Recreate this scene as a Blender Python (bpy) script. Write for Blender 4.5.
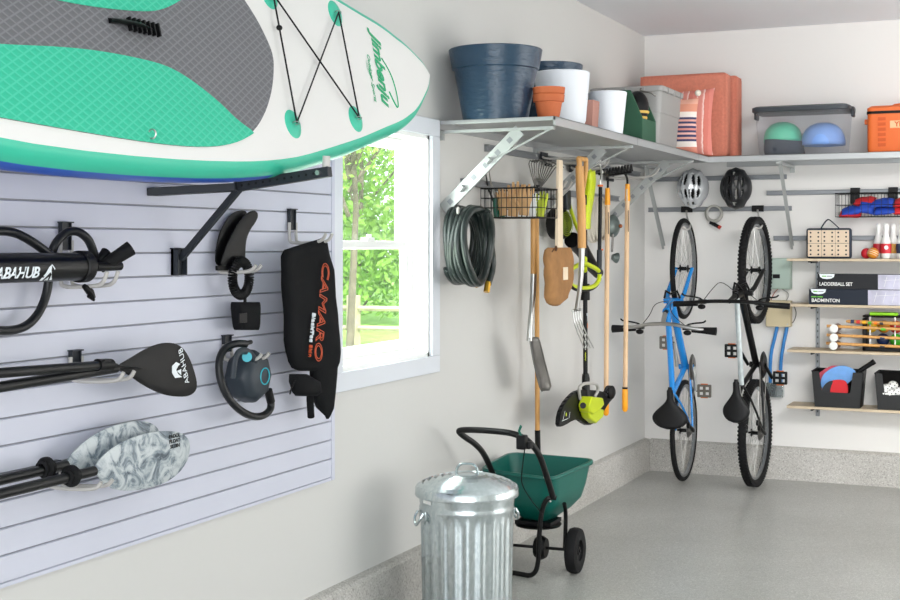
import bpy, bmesh, math, random
from mathutils import Vector, Matrix, noise
random.seed(7)
V = Vector
PI = math.pi
scn = bpy.context.scene
for o in list(bpy.data.objects): bpy.data.objects.remove(o)
col = scn.collection

# ------------------------------------------------------------------ camera
FPX = 1339.0; PSI = math.radians(24.07); EYE = 1.70
XL = -2.81          # left wall
YB = 9.93           # back wall
XR = 3.6            # right wall
ZC = 3.30           # ceiling
YF = -1.6           # garage door opening (behind the viewer)
cd = bpy.data.cameras.new('camera'); cam = bpy.data.objects.new('camera', cd); col.objects.link(cam)
cam.location = (0, 0, EYE); cam.rotation_euler = (PI/2, 0, PSI)
cd.sensor_width = 36; cd.lens = FPX*36/900; cd.shift_y = -54/900; cd.clip_end = 300
scn.camera = cam

# ------------------------------------------------------------------ world and lights
scn.view_settings.view_transform = 'Standard'; scn.view_settings.look = 'None'
scn.view_settings.exposure = 0.0; scn.view_settings.gamma = 1.0
w = bpy.data.worlds.new('sky'); scn.world = w; w.use_nodes = True
nt = w.node_tree; nt.nodes.clear()
bg = nt.nodes.new('ShaderNodeBackground'); wo = nt.nodes.new('ShaderNodeOutputWorld')
bg.inputs[0].default_value = (0.90, 0.95, 1.0, 1); bg.inputs[1].default_value = 2.6
nt.links.new(bg.outputs[0], wo.inputs[0])

def lamp(name, kind, loc, rot, energy, color=(1, 1, 1), **kw):
    l = bpy.data.lights.new(name, kind); l.energy = energy; l.color = color
    for k, v in kw.items(): setattr(l, k, v)
    o = bpy.data.objects.new(name, l); o.location = loc; o.rotation_euler = rot; col.objects.link(o); return o
lamp('sun', 'SUN', (0, 0, 20), (math.radians(50), 0, math.radians(40)), 9.0, (1, .96, .88), angle=math.radians(3))
# daylight entering by the open garage door behind the viewer
lamp('door_daylight', 'AREA', (1.2, YF, 1.3), (PI/2, 0, 0), 74, (0.98, 0.99, 1.0), shape='RECTANGLE', size=4.6, size_y=2.4, spread=math.radians(105))
# unseen fill light added near the ceiling to brighten the back wall
lamp('back_wall_fill', 'AREA', (0.9, 4.6, ZC-.15), (math.radians(66), 0, math.radians(8)), 66, (1.0, 0.985, 0.97), shape='RECTANGLE', size=2.2, size_y=.9, spread=math.radians(95))
lamp('ceiling_fill', 'AREA', (1.4, 7.6, 2.3), (PI, 0, 0), 16, (1.0, 0.99, 0.98), shape='RECTANGLE', size=1.6, size_y=2.4)  # upward fill added to brighten the ceiling, no lamp hangs here
# fill light added at the solid right wall, lifts shade under the shelf
lamp('side_fill', 'AREA', (XR-.06, 7.6, 1.15), (0, math.radians(90), 0), 112, (1.0, 0.995, 0.98), shape='RECTANGLE', size=2.0, size_y=4.0)
# daylight entering by the window in the left wall
lamp('window_daylight', 'AREA', (XL-.16, 5.6, 1.70), (0, math.radians(-90), 0), 22, (0.95, 1.0, 0.97), shape='RECTANGLE', size=1.05, size_y=0.85)

# ------------------------------------------------------------------ image-plane helpers for real surfaces
def ray(px, py):
    return V((-math.sin(PSI), math.cos(PSI), 0)) + V((math.cos(PSI), math.sin(PSI), 0))*((px-450)/FPX) + V((0, 0, (246-py)/FPX))
def PX(px, py, X): d = ray(px, py); return V((0, 0, EYE)) + d*(X/d.x)
def PY(px, py, Y): d = ray(px, py); return V((0, 0, EYE)) + d*(Y/d.y)
def L(px, py, off=0.0): return PX(px, py, XL+off)       # a point that far in front of the left wall
def B(px, py, off=0.0): return PY(px, py, YB-off)       # a point that far in front of the back wall

# ------------------------------------------------------------------ materials
def lin(h):
    h = h.lstrip('#'); r = []
    for i in (0, 2, 4):
        c = int(h[i:i+2], 16)/255
        r.append(c/12.92 if c <= .04045 else ((c+.055)/1.055)**2.4)
    return (*r, 1)
MC = {}
def mat(name, c, rough=.5, metal=0.0, var=0.0, vscale=8.0, bump=0.0, bscale=40.0, coat=0.0, stretch=None, spec=.5):
    if name in MC: return MC[name]
    m = bpy.data.materials.new(name); m.use_nodes = True; n = m.node_tree.nodes; l = m.node_tree.links
    p = n['Principled BSDF']; cc = lin(c) if isinstance(c, str) else (*c, 1)
    p.inputs['Base Color'].default_value = cc; p.inputs['Roughness'].default_value = rough
    p.inputs['Metallic'].default_value = metal; p.inputs['Coat Weight'].default_value = coat
    p.inputs['Specular IOR Level'].default_value = spec
    if var or bump:
        tc = n.new('ShaderNodeTexCoord'); mp = n.new('ShaderNodeMapping'); l.new(tc.outputs['Object'], mp.inputs[0])
        if stretch: mp.inputs['Scale'].default_value = stretch
    if var:
        t = n.new('ShaderNodeTexNoise'); t.inputs['Scale'].default_value = vscale; t.inputs['Detail'].default_value = 5
        l.new(mp.outputs[0], t.inputs[0])
        r = n.new('ShaderNodeValToRGB'); r.color_ramp.elements[0].position = .3; r.color_ramp.elements[1].position = .7
        r.color_ramp.elements[0].color = tuple(max(0, x*(1-var)) for x in cc[:3])+(1,)
        r.color_ramp.elements[1].color = tuple(min(1, x*(1+var)) for x in cc[:3])+(1,)
        l.new(t.outputs[0], r.inputs[0]); l.new(r.outputs[0], p.inputs['Base Color'])
    if bump:
        t = n.new('ShaderNodeTexNoise'); t.inputs['Scale'].default_value = bscale; t.inputs['Detail'].default_value = 4
        l.new(mp.outputs[0], t.inputs[0]); b = n.new('ShaderNodeBump'); b.inputs['Strength'].default_value = bump
        b.inputs['Distance'].default_value = .01; l.new(t.outputs[0], b.inputs['Height']); l.new(b.outputs[0], p.inputs['Normal'])
    MC[name] = m; return m
def ramp(n, stops, interp='LINEAR'):
    r = n.new('ShaderNodeValToRGB'); r.color_ramp.interpolation = interp
    while len(r.color_ramp.elements) < len(stops): r.color_ramp.elements.new(.5)
    for e, (p, c) in zip(r.color_ramp.elements, stops): e.position = p; e.color = lin(c)
    return r
def base(name):
    m = bpy.data.materials.new(name); m.use_nodes = True; MC[name] = m
    return m, m.node_tree.nodes, m.node_tree.links, m.node_tree.nodes['Principled BSDF']

def speckle(name, c0, stops, rough, scale=120):
    m, n, l, p = base(name)
    tc = n.new('ShaderNodeTexCoord'); v = n.new('ShaderNodeTexVoronoi'); v.inputs['Scale'].default_value = scale
    l.new(tc.outputs['Object'], v.inputs[0]); s = n.new('ShaderNodeSeparateColor'); l.new(v.outputs['Color'], s.inputs[0])
    r = ramp(n, stops, 'CONSTANT'); l.new(s.outputs[0], r.inputs[0])
    t = n.new('ShaderNodeTexNoise'); t.inputs['Scale'].default_value = 1.3; t.inputs['Detail'].default_value = 6; l.new(tc.outputs['Object'], t.inputs[0])
    r2 = ramp(n, [(.3, 'e4e4e2'), (.7, 'ffffff')]); l.new(t.outputs[0], r2.inputs[0])
    mx = n.new('ShaderNodeMix'); mx.data_type = 'RGBA'; mx.blend_type = 'MULTIPLY'; mx.inputs[0].default_value = 1
    l.new(r.outputs[0], mx.inputs[6]); l.new(r2.outputs[0], mx.inputs[7]); l.new(mx.outputs[2], p.inputs['Base Color'])
    p.inputs['Roughness'].default_value = rough
    b = n.new('ShaderNodeBump'); b.inputs['Strength'].default_value = .25; b.inputs['Distance'].default_value = .004
    l.new(s.outputs[1], b.inputs['Height']); l.new(b.outputs[0], p.inputs['Normal']); return m
M_floor = speckle('epoxy_flake_floor', '', [(0, 'a9a9a5'), (.3, 'b4b4b0'), (.6, 'bcbcb8'), (.85, '9c9c98'), (.94, 'cdcdc9')], .33, 190)
M_curb = speckle('flaked_concrete_curb', '', [(0, 'bab7b2'), (.3, 'c4c1bc'), (.6, 'cdcac5'), (.86, 'a29e99'), (.94, 'dad8d4')], .75, 170)
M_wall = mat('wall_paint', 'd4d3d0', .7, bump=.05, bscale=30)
M_ceil = mat('ceiling_paint', 'eef0f4', .8)
M_trim = mat('window_trim_paint', 'dfe3ea', .45)
M_sash = mat('white_vinyl_sash', 'f2f3f0', .35)
M_slat = mat('slat_panel_white', 'cfd1df', .42, var=.015, vscale=3)
M_slot = mat('slat_slot_grey', 'a9aab0', .6)
M_dark = mat('charcoal_metal', '24282e', .45, 0, spec=.35)
M_blackm = mat('black_metal', '0a0b0c', .38, 0, spec=.35)
M_black = mat('black_plastic', '08080a', .45, spec=.25)
M_rub = mat('black_rubber', '0c0c0e', .75, bump=.2, bscale=60, spec=.3)
M_prong = mat('pale_grey_coating', 'b9b6b2', .4)
M_shelf = mat('silver_grey_shelf', 'b0b2b3', .38, .35, var=.03, vscale=2)
M_brk = mat('silver_grey_bracket', 'b4b7b6', .38, .4)
M_rail = mat('grey_rail', '8b8e92', .4, .4)
M_steel = mat('brushed_steel', 'b9b9b6', .28, .95)
M_dsteel = mat('worn_steel', '7d7b78', .38, .8, var=.25, vscale=9)
M_wood = mat('ash_wood', 'cf9a58', .45, var=.18, vscale=6, stretch=(6, 6, .5))
M_palewood = mat('pale_wood', 'e2bf98', .5, var=.12, vscale=6, stretch=(6, 6, .5))
M_birch = mat('white_birch', 'e6d3b8', .6, var=.08, vscale=6, stretch=(6, 6, .6))
M_leather = mat('brown_suede', '9b7044', .85, var=.16, vscale=14, bump=.3, bscale=90)
M_plank = mat('grey_oak_board', 'c8b69b', .55, var=.1, vscale=6, stretch=(.7, 6, 6))
M_green = mat('hopper_green', '046055', .38)
M_yel = mat('amber_grip', 'f6a30c', .35)
M_lime = mat('lime_plastic', 'c6d618', .35)
M_white = mat('white_plastic', 'e9e9e6', .35)
M_potw = mat('white_glazed_pot', 'e8ecf2', .5)
M_terra = mat('terracotta', 'c1653a', .7, var=.08)
M_navy = mat('slate_blue_planter', '243f55', .28, bump=.35, bscale=25, stretch=(1, 1, 3))
M_orange = mat('orange_shell', 'e06a2a', .55, bump=.05)
M_red = mat('red_cloth', 'd2232c', .7)
M_blue = mat('blue_cloth', '1f49b8', .7)
M_bikeblue = mat('blue_frame_paint', '2290e4', .25, coat=.5)
M_teal = mat('mint_green_pvc', '35bf9f', .4)
M_deckw = mat('white_pvc_deck', 'e8e6e4', .45, bump=.08, bscale=200)
M_hull = mat('royal_blue_pvc', '1150b8', .35)
M_logo = mat('logo_green', '12a870', .5)
M_txt = mat('white_print', 'e8eef2', .5)
M_otxt = mat('orange_print', 'd0552c', .5)
M_brass = mat('brass', 'c79a3c', .3, .9)
M_neo = mat('black_neoprene', '121315', .75, spec=.12, var=.1, vscale=5, bump=.12, bscale=120)
M_hose = mat('dark_grey_hose', '15171a', .38, spec=.35)
M_ghose = mat('dark_green_garden_hose', '1f2826', .3)
M_rope = mat('cream_rope', 'd6cfc2', .8, bump=.4, bscale=150)
M_galv = None
def galv():
    m, n, l, p = base('galvanised_steel')
    tc = n.new('ShaderNodeTexCoord'); mp = n.new('ShaderNodeMapping'); mp.inputs['Scale'].default_value = (1, 1, .5); l.new(tc.outputs['Object'], mp.inputs[0])
    v = n.new('ShaderNodeTexVoronoi'); v.inputs['Scale'].default_value = 90; l.new(mp.outputs[0], v.inputs[0])
    s = n.new('ShaderNodeSeparateColor'); l.new(v.outputs['Color'], s.inputs[0])
    r = ramp(n, [(0, 'bfc9cb'), (1, 'd0d8da')]); l.new(s.outputs[0], r.inputs[0]); l.new(r.outputs[0], p.inputs['Base Color'])
    r2 = ramp(n, [(0, '707070'), (1, '808080')]); l.new(s.outputs[1], r2.inputs[0]); l.new(r2.outputs[0], p.inputs['Roughness'])
    p.inputs['Metallic'].default_value = .85; return m
M_galv = galv()
def eva(name, a, b):
    m, n, l, p = base(name); tc = n.new('ShaderNodeTexCoord'); outs = []
    for ang in (.50, -.50):
        mp = n.new('ShaderNodeMapping'); mp.inputs['Rotation'].default_value = (ang, 0, 0); l.new(tc.outputs['Object'], mp.inputs[0])
        wv = n.new('ShaderNodeTexWave'); wv.bands_direction = 'Z'; wv.inputs['Scale'].default_value = 14; l.new(mp.outputs[0], wv.inputs[0]); outs.append(wv)
    mn = n.new('ShaderNodeMath'); mn.operation = 'MAXIMUM'; l.new(outs[0].outputs['Fac'], mn.inputs[0]); l.new(outs[1].outputs['Fac'], mn.inputs[1])
    r = ramp(n, [(.80, a), (.97, b)]); l.new(mn.outputs[0], r.inputs[0]); l.new(r.outputs[0], p.inputs['Base Color'])
    bp = n.new('ShaderNodeBump'); bp.inputs['Strength'].default_value = .4; bp.inputs['Distance'].default_value = .003; bp.invert = True
    l.new(mn.outputs[0], bp.inputs['Height']); l.new(bp.outputs[0], p.inputs['Normal']); p.inputs['Roughness'].default_value = .65; return m
M_padg = eva('grey_foam_pad', '68686c', '7b7b80'); M_padt = eva('mint_foam_pad', '2bbb96', '45c6a5')
def marble():
    m, n, l, p = base('grey_marbled_plastic'); tc = n.new('ShaderNodeTexCoord')
    t = n.new('ShaderNodeTexNoise'); t.inputs['Scale'].default_value = 13; t.inputs['Detail'].default_value = 9; t.inputs['Roughness'].default_value = .62; t.inputs['Distortion'].default_value = 1.8
    l.new(tc.outputs['Object'], t.inputs[0]); r = ramp(n, [(.34, '3f4b56'), (.44, '7b8790'), (.50, 'a5aeb3'), (.58, 'c2c8ca')])
    l.new(t.outputs[0], r.inputs[0]); l.new(r.outputs[0], p.inputs['Base Color']); p.inputs['Roughness'].default_value = .4; return m
M_marb = marble()
def stripes(name, stops, scale, axis='Z', interp='CONSTANT', distort=0.0, rough=.85):
    m, n, l, p = base(name); tc = n.new('ShaderNodeTexCoord'); sp = n.new('ShaderNodeSeparateXYZ'); l.new(tc.outputs['Object'], sp.inputs[0])
    a = n.new('ShaderNodeMath'); a.operation = 'MULTIPLY'; a.inputs[1].default_value = scale; l.new(sp.outputs[axis], a.inputs[0])
    src = a
    if distort:
        t = n.new('ShaderNodeTexNoise'); t.inputs['Scale'].default_value = 40; l.new(tc.outputs['Object'], t.inputs[0])
        b = n.new('ShaderNodeMath'); b.operation = 'MULTIPLY_ADD'; b.inputs[1].default_value = distort; l.new(t.outputs[0], b.inputs[0]); l.new(a.outputs[0], b.inputs[2]); src = b
    f = n.new('ShaderNodeMath'); f.operation = 'FRACT'; l.new(src.outputs[0], f.inputs[0])
    r = ramp(n, stops, interp); l.new(f.outputs[0], r.inputs[0]); l.new(r.outputs[0], p.inputs['Base Color']); p.inputs['Roughness'].default_value = rough; return m
M_coral = mat('coral_weave', 'd0806a', .9, var=.08, vscale=60, bump=.25, bscale=250)
def glassy(name, tint, alpha, rough=.05):
    m = bpy.data.materials.new(name); m.use_nodes = True; n = m.node_tree.nodes; l = m.node_tree.links; n.clear()
    t = n.new('ShaderNodeBsdfTransparent'); t.inputs[0].default_value = (*tint, 1)
    g = n.new('ShaderNodeBsdfPrincipled'); g.inputs['Base Color'].default_value = (*[x*.8 for x in tint], 1); g.inputs['Roughness'].default_value = rough
    mx = n.new('ShaderNodeMixShader'); mx.inputs[0].default_value = alpha; o = n.new('ShaderNodeOutputMaterial')
    l.new(t.outputs[0], mx.inputs[1]); l.new(g.outputs[0], mx.inputs[2]); l.new(mx.outputs[0], o.inputs[0]); return m
M_glass = glassy('window_glass', (.98, 1, .99), .06)
M_clear = glassy('clear_bin_plastic', (.93, .94, .96), .10, .2)

# ------------------------------------------------------------------ mesh builder
def frame_of(d):
    d = d.normalized(); a = V((0, 0, 1)) if abs(d.z) < .9 else V((1, 0, 0))
    u = d.cross(a).normalized(); return u, d.cross(u).normalized()
def smooth_pts(pts, it=2, closed=False):
    pts = [V(p) for p in pts]
    if len(pts) < 3: return pts
    for _ in range(it):
        q = []; n = len(pts)
        for i in range(n if closed else n-1):
            a, b = pts[i], pts[(i+1) % n]; q += [a*.75+b*.25, a*.25+b*.75]
        if not closed: q[0] = pts[0]; q[-1] = pts[-1]
        pts = q
    return pts
class MB:
    def __init__(s): s.v = []; s.f = []; s.m = []; s.mi = 0
    def add(s, vs, fs):
        b = len(s.v); s.v += [V(p) for p in vs]
        for f in fs: s.f.append([i+b for i in f]); s.m.append(s.mi)
        return s
    def box(s, c, d, u=(1, 0, 0), v=(0, 1, 0), taper=1.0):
        c = V(c); u = V(u).normalized(); v = V(v).normalized(); w_ = u.cross(v)
        P = []
        for k in (-1, 1):
            t = taper if k < 0 else 1
            for j in (-1, 1):
                for i in (-1, 1): P.append(c+u*(i*d[0]/2*t)+v*(j*d[1]/2*t)+w_*(k*d[2]/2))
        return s.add(P, [(0, 2, 3, 1), (4, 5, 7, 6), (0, 1, 5, 4), (2, 6, 7, 3), (0, 4, 6, 2), (1, 3, 7, 5)])
    def bb(s, a, b):
        a, b = V(a), V(b); return s.box((a+b)/2, [abs(b[i]-a[i]) for i in range(3)])
    def tube(s, pts, r, seg=10, sm=0, closed=False, caps=True, r1=None, flat=None):
        pts = smooth_pts(pts, sm, closed) if sm else [V(p) for p in pts]
        n = len(pts)
        if isinstance(r, (list, tuple)) and len(r) != n:
            m_ = len(r)-1; r = [r[min(m_-1, int(i*m_/(n-1)))]*(1-(i*m_/(n-1)-min(m_-1, int(i*m_/(n-1)))))+r[min(m_-1, int(i*m_/(n-1)))+1]*(i*m_/(n-1)-min(m_-1, int(i*m_/(n-1)))) for i in range(n)]
        def tan(i):
            if closed: return (pts[(i+1) % n]-pts[i-1]).normalized()
            if i == 0: return (pts[1]-pts[0]).normalized()
            if i == n-1: return (pts[-1]-pts[-2]).normalized()
            return (pts[i+1]-pts[i-1]).normalized()
        u, v = frame_of(tan(0)); P = []
        for i in range(n):
            t = tan(i); u = (u-t*u.dot(t)).normalized(); v = t.cross(u)
            rr = r[i] if isinstance(r, (list, tuple)) else (r if r1 is None else r+(r1-r)*i/(n-1))
            for k in range(seg):
                a = 2*PI*k/seg; P.append(pts[i]+u*math.cos(a)*rr+v*math.sin(a)*rr*(flat or 1))
        F = []
        for i in range(n if closed else n-1):
            j = (i+1) % n
            for k in range(seg):
                k2 = (k+1) % seg; F.append((i*seg+k, i*seg+k2, j*seg+k2, j*seg+k))
        if caps and not closed: F += [tuple(range(seg))[::-1], tuple((n-1)*seg+k for k in range(seg))]
        return s.add(P, F)
    def cyl(s, a, b, r, r1=None, seg=20): return s.tube([a, b], r, seg, r1=r if r1 is None else r1)
    def lathe(s, prof, o, axis=(0, 0, 1), seg=40, wob=None):
        o = V(o); ax = V(axis).normalized(); u, v = frame_of(ax); P = []; F = []
        for (r, z) in prof:
            for k in range(seg):
                a = 2*PI*k/seg; rr = max(r, 1e-5)*(1 if wob is None else wob(a, z))
                P.append(o+ax*z+u*math.cos(a)*rr+v*math.sin(a)*rr)
        for i in range(len(prof)-1):
            for k in range(seg):
                k2 = (k+1) % seg; F.append((i*seg+k, i*seg+k2, (i+1)*seg+k2, (i+1)*seg+k))
        return s.add(P, F)
    def prism(s, poly, n, t):
        """poly: world points in one plane; n: direction; t: thickness"""
        poly = [V(p) for p in poly]; n = V(n).normalized()*t; k = len(poly)
        return s.add(poly+[p+n for p in poly], [tuple(range(k))[::-1], tuple(range(k, 2*k))]+[(i, (i+1) % k, k+(i+1) % k, k+i) for i in range(k)])
    def sph(s, c, r, seg=20, u=(1, 0, 0), v=(0, 1, 0)):
        if not isinstance(r, (list, tuple)): r = (r, r, r)
        c = V(c); u = V(u).normalized(); v = V(v).normalized(); w_ = u.cross(v); P = [c-w_*r[2]]; h = seg//2; F = []
        for i in range(1, h):
            a = -PI/2+PI*i/h
            for k in range(seg):
                b = 2*PI*k/seg; P.append(c+u*r[0]*math.cos(a)*math.cos(b)+v*r[1]*math.cos(a)*math.sin(b)+w_*r[2]*math.sin(a))
        P.append(c+w_*r[2]); e = len(P)-1
        for k in range(seg):
            k2 = (k+1) % seg; F.append((0, 1+k2, 1+k)); F.append((e, e-seg+k, e-seg+k2))
            for i in range(h-2): F.append((1+i*seg+k, 1+i*seg+k2, 1+(i+1)*seg+k2, 1+(i+1)*seg+k))
        return s.add(P, F)
    def blob(s, rows, n, seg=20, ex=1.0, wr=0.0, ws=9.0):
        """closed skin through rows (pl, pr, half thickness); n = thickness direction"""
        n = V(n).normalized(); P = []; F = []
        for (a, b, t) in rows:
            a, b = V(a), V(b); c = (a+b)/2; h = (b-a)/2
            for k in range(seg):
                q = 2*PI*k/seg; cs, sn = math.cos(q), math.sin(q)
                p = c+h*(math.copysign(abs(cs)**ex, cs))+n*(t*math.copysign(abs(sn)**ex, sn))
                if wr: p = p+n*(noise.noise(p*ws)*wr)
                P.append(p)
        for i in range(len(rows)-1):
            for k in range(seg):
                k2 = (k+1) % seg; F.append((i*seg+k, i*seg+k2, (i+1)*seg+k2, (i+1)*seg+k))
        F += [tuple(range(seg))[::-1], tuple((len(rows)-1)*seg+k for k in range(seg))]
        return s.add(P, F)
    def ring(s, c, ax, r, t, seg=36, ts=8, ry=None, u=None):
        c = V(c); ax = V(ax).normalized()
        if u is None: u, v = frame_of(ax)
        else: u = V(u).normalized(); v = ax.cross(u)
        return s.tube([c+u*math.cos(2*PI*k/seg)*r+v*math.sin(2*PI*k/seg)*(ry or r) for k in range(seg)], t, ts, closed=True)
ORI = {}
def tag(o, label=None, cat=None, group=None, kind=None):
    if label: o['label'] = label
    if cat: o['category'] = cat
    if group: o['group'] = group
    if kind: o['kind'] = kind
    return o
def thing(name, loc, label, cat, group=None):
    o = bpy.data.objects.new(name, None); o.empty_display_size = .1; col.objects.link(o); o.location = V(loc); ORI[o.name] = V(loc)
    return tag(o, label, cat, group)
def build(name, mb, m, parent=None, bevel=0, bs=2, smooth=40, sub=0, solid=0, label=None):
    org = ORI[parent.name] if parent else None
    if org is None:
        lo = [min(p[i] for p in mb.v) for i in range(3)]; hi = [max(p[i] for p in mb.v) for i in range(3)]
        org = V(((lo[0]+hi[0])/2, (lo[1]+hi[1])/2, lo[2]))
    me = bpy.data.meshes.new(name); me.from_pydata([p-org for p in mb.v], [], mb.f); me.update()
    bm = bmesh.new(); bm.from_mesh(me); bmesh.ops.recalc_face_normals(bm, faces=bm.faces); bm.to_mesh(me); bm.free()
    ms = m if isinstance(m, (list, tuple)) else [m]
    for q in ms: me.materials.append(q)
    for p, i in zip(me.polygons, mb.m): p.material_index = i
    if smooth:
        me.polygons.foreach_set('use_smooth', [True]*len(me.polygons)); me.set_sharp_from_angle(angle=math.radians(smooth))
    o = bpy.data.objects.new(name, me); col.objects.link(o)
    if parent: o.parent = parent
    else: o.location = org
    ORI[o.name] = org
    if solid: md = o.modifiers.new('solid', 'SOLIDIFY'); md.thickness = solid; md.offset = 0
    if bevel: md = o.modifiers.new('bevel', 'BEVEL'); md.width = bevel; md.segments = bs; md.limit_method = 'ANGLE'; md.angle_limit = math.radians(35)
    if sub: md = o.modifiers.new('sub', 'SUBSURF'); md.levels = sub; md.render_levels = sub
    if label: o['label'] = label
    return o
def one(name, mb, m, label, cat, group=None, **k):
    return tag(build(name, mb, m, **k), label, cat, group)
def struct(name, mb, m, **k):
    return tag(build(name, mb, m, **k), kind='structure')
def dup(root, delta, label=None, group=None, rz=0):
    r = root.copy(); col.objects.link(r); r.location = root.location+V(delta); r.rotation_euler = (0, 0, rz); ORI[r.name] = r.location.copy()
    if label: r['label'] = label
    if group: r['group'] = group
    for ch in list(root.children):
        c = ch.copy(); col.objects.link(c); c.parent = r
        for g in list(ch.children):
            d = g.copy(); col.objects.link(d); d.parent = c
    return r
def text_mesh(s, size, bold=0.0, shear=0.0, space=1.0, ext=.0004, line=0):
    c = bpy.data.curves.new('t', 'FONT'); c.body = s; c.size = size; c.offset = bold*size; c.shear = shear; c.extrude = ext
    if line: c.fill_mode = 'NONE'; c.bevel_depth = line; c.bevel_resolution = 1
    c.align_x = 'CENTER'; c.align_y = 'CENTER'; c.space_character = space
    o = bpy.data.objects.new('t', c); col.objects.link(o)
    dg = bpy.context.evaluated_depsgraph_get(); me = bpy.data.meshes.new_from_object(o.evaluated_get(dg))
    vs = [v.co.copy() for v in me.vertices]; fs = [tuple(p.vertices) for p in me.polygons]
    bpy.data.objects.remove(o); bpy.data.curves.remove(c); bpy.data.meshes.remove(me); return vs, fs
def lettering(mb, s, size, c, u, v, sx=1.0, fn=None, **k):
    """s centred at c, reading along u, up along v"""
    c = V(c); u = V(u).normalized(); v = V(v); v = (v-u*v.dot(u)).normalized(); n = u.cross(v)
    vs, fs = text_mesh(s, size, **k)
    mb.add([(fn(p) if fn else c+u*(p.x*sx)+v*p.y+n*p.z) for p in vs], fs); return mb
Z = V((0, 0, 1)); X = V((1, 0, 0)); Y = V((0, 1, 0))

# ================================================================== THE SETTING
mb = MB().bb((XL-.2, YF, -.1), (XR+.2, YB+.2, 0)); struct('floor', mb, M_floor, smooth=0)
mb = MB().bb((XL-.2, YF, ZC), (XR+.2, YB+.2, ZC+.1)); struct('ceiling', mb, M_ceil, smooth=0)
WY0, WY1, WZ0, WZ1 = 5.11, 6.035, 1.153, 2.248
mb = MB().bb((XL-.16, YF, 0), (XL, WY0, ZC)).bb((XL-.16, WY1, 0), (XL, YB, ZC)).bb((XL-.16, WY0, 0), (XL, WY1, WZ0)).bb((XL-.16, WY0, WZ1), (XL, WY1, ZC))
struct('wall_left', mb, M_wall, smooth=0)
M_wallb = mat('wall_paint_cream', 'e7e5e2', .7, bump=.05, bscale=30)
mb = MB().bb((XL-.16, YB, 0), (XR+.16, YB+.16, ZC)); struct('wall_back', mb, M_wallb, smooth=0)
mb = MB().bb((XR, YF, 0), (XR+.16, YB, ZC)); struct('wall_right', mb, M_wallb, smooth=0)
CT = .055; CH = .232
mb = MB().add([(XL, YF, 0), (XL+CT, YF, 0), (XL+CT, YF, CH-.012), (XL+CT-.015, YF, CH), (XL, YF, CH+.006),
               (XL, YB, 0), (XL+CT, YB, 0), (XL+CT, YB, CH-.012), (XL+CT-.015, YB, CH), (XL, YB, CH+.006)],
              [(0, 1, 2, 3, 4), (5, 9, 8, 7, 6), (1, 6, 7, 2), (2, 7, 8, 3), (3, 8, 9, 4), (0, 5, 6, 1), (0, 4, 9, 5)])
struct('baseboard_left', mb, M_curb, smooth=0)
mb = MB().add([(XL+CT, YB, 0), (XL+CT, YB-CT, 0), (XL+CT, YB-CT, CH-.012), (XL+CT, YB-CT+.015, CH), (XL+CT, YB, CH+.006),
               (XR, YB, 0), (XR, YB-CT, 0), (XR, YB-CT, CH-.012), (XR, YB-CT+.015, CH), (XR, YB, CH+.006)],
              [(0, 1, 2, 3, 4), (5, 9, 8, 7, 6), (1, 6, 7, 2), (2, 7, 8, 3), (3, 8, 9, 4), (0, 5, 6, 1), (0, 4, 9, 5)])
struct('baseboard_back', mb, M_curb, smooth=0)
# window 1 : casing, jamb, two sashes, panes
wn = bpy.data.objects.new('window_1', None); col.objects.link(wn); wn.location = (XL, (WY0+WY1)/2, WZ0); ORI[wn.name] = V(wn.location); tag(wn, kind='structure')
cw = .09
mb = MB().bb((XL, WY0-cw, WZ0-.085), (XL+.02, WY1+cw, WZ0)).bb((XL, WY0-cw, WZ1), (XL+.02, WY1+cw, WZ1+.085))
mb.bb((XL, WY0-cw, WZ0), (XL+.02, WY0, WZ1)).bb((XL, WY1, WZ0), (XL+.02, WY1+cw, WZ1))
build('window_casing', mb, M_trim, wn, bevel=.003)
j = .018
mb = MB().bb((XL-.155, WY0, WZ0), (XL, WY0+j, WZ1)).bb((XL-.155, WY1-j, WZ0), (XL, WY1, WZ1)).bb((XL-.155, WY0, WZ0), (XL, WY1, WZ0+j)).bb((XL-.155, WY0, WZ1-j), (XL, WY1, WZ1))
mb.bb((XL-.09, WY1-.03, WZ0), (XL-.08, WY1-j, WZ1)).bb((XL-.09, WY0, WZ0+j), (XL-.06, WY1, WZ0+.035))
build('window_jamb', mb, M_sash, wn)
zm = 1.705
def sash(y0, y1, z0, z1, x0, fw, fb, ft):
    mb = MB().bb((x0, y0, z0), (x0+.03, y0+fw, z1)).bb((x0, y1-fw, z0), (x0+.03, y1, z1)).bb((x0, y0+fw, z0), (x0+.03, y1-fw, z0+fb)).bb((x0, y0+fw, z1-ft), (x0+.03, y1-fw, z1))
    s_ = build('sash', mb, M_sash, wn, bevel=.003)
    g = build('pane', MB().bb((x0+.013, y0+fw, z0+fb), (x0+.017, y1-fw, z1-ft)), M_glass, s_, smooth=0); return s_
sash(WY0+.02, WY1-.035, WZ0+.03, zm+.02, XL-.12, .045, .055, .035)
sash(WY0+.02, WY1-.035, zm-.02, WZ1-.02, XL-.152, .045, .035, .05)
lk = MB().bb((XL-.125, 5.55, zm+.02), (XL-.09, 5.62, zm+.035)); lk.cyl((XL-.10, 5.585, zm+.035), (XL-.10, 5.585, zm+.05), .012); build('sash_lock', lk, M_sash, wn)

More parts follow.
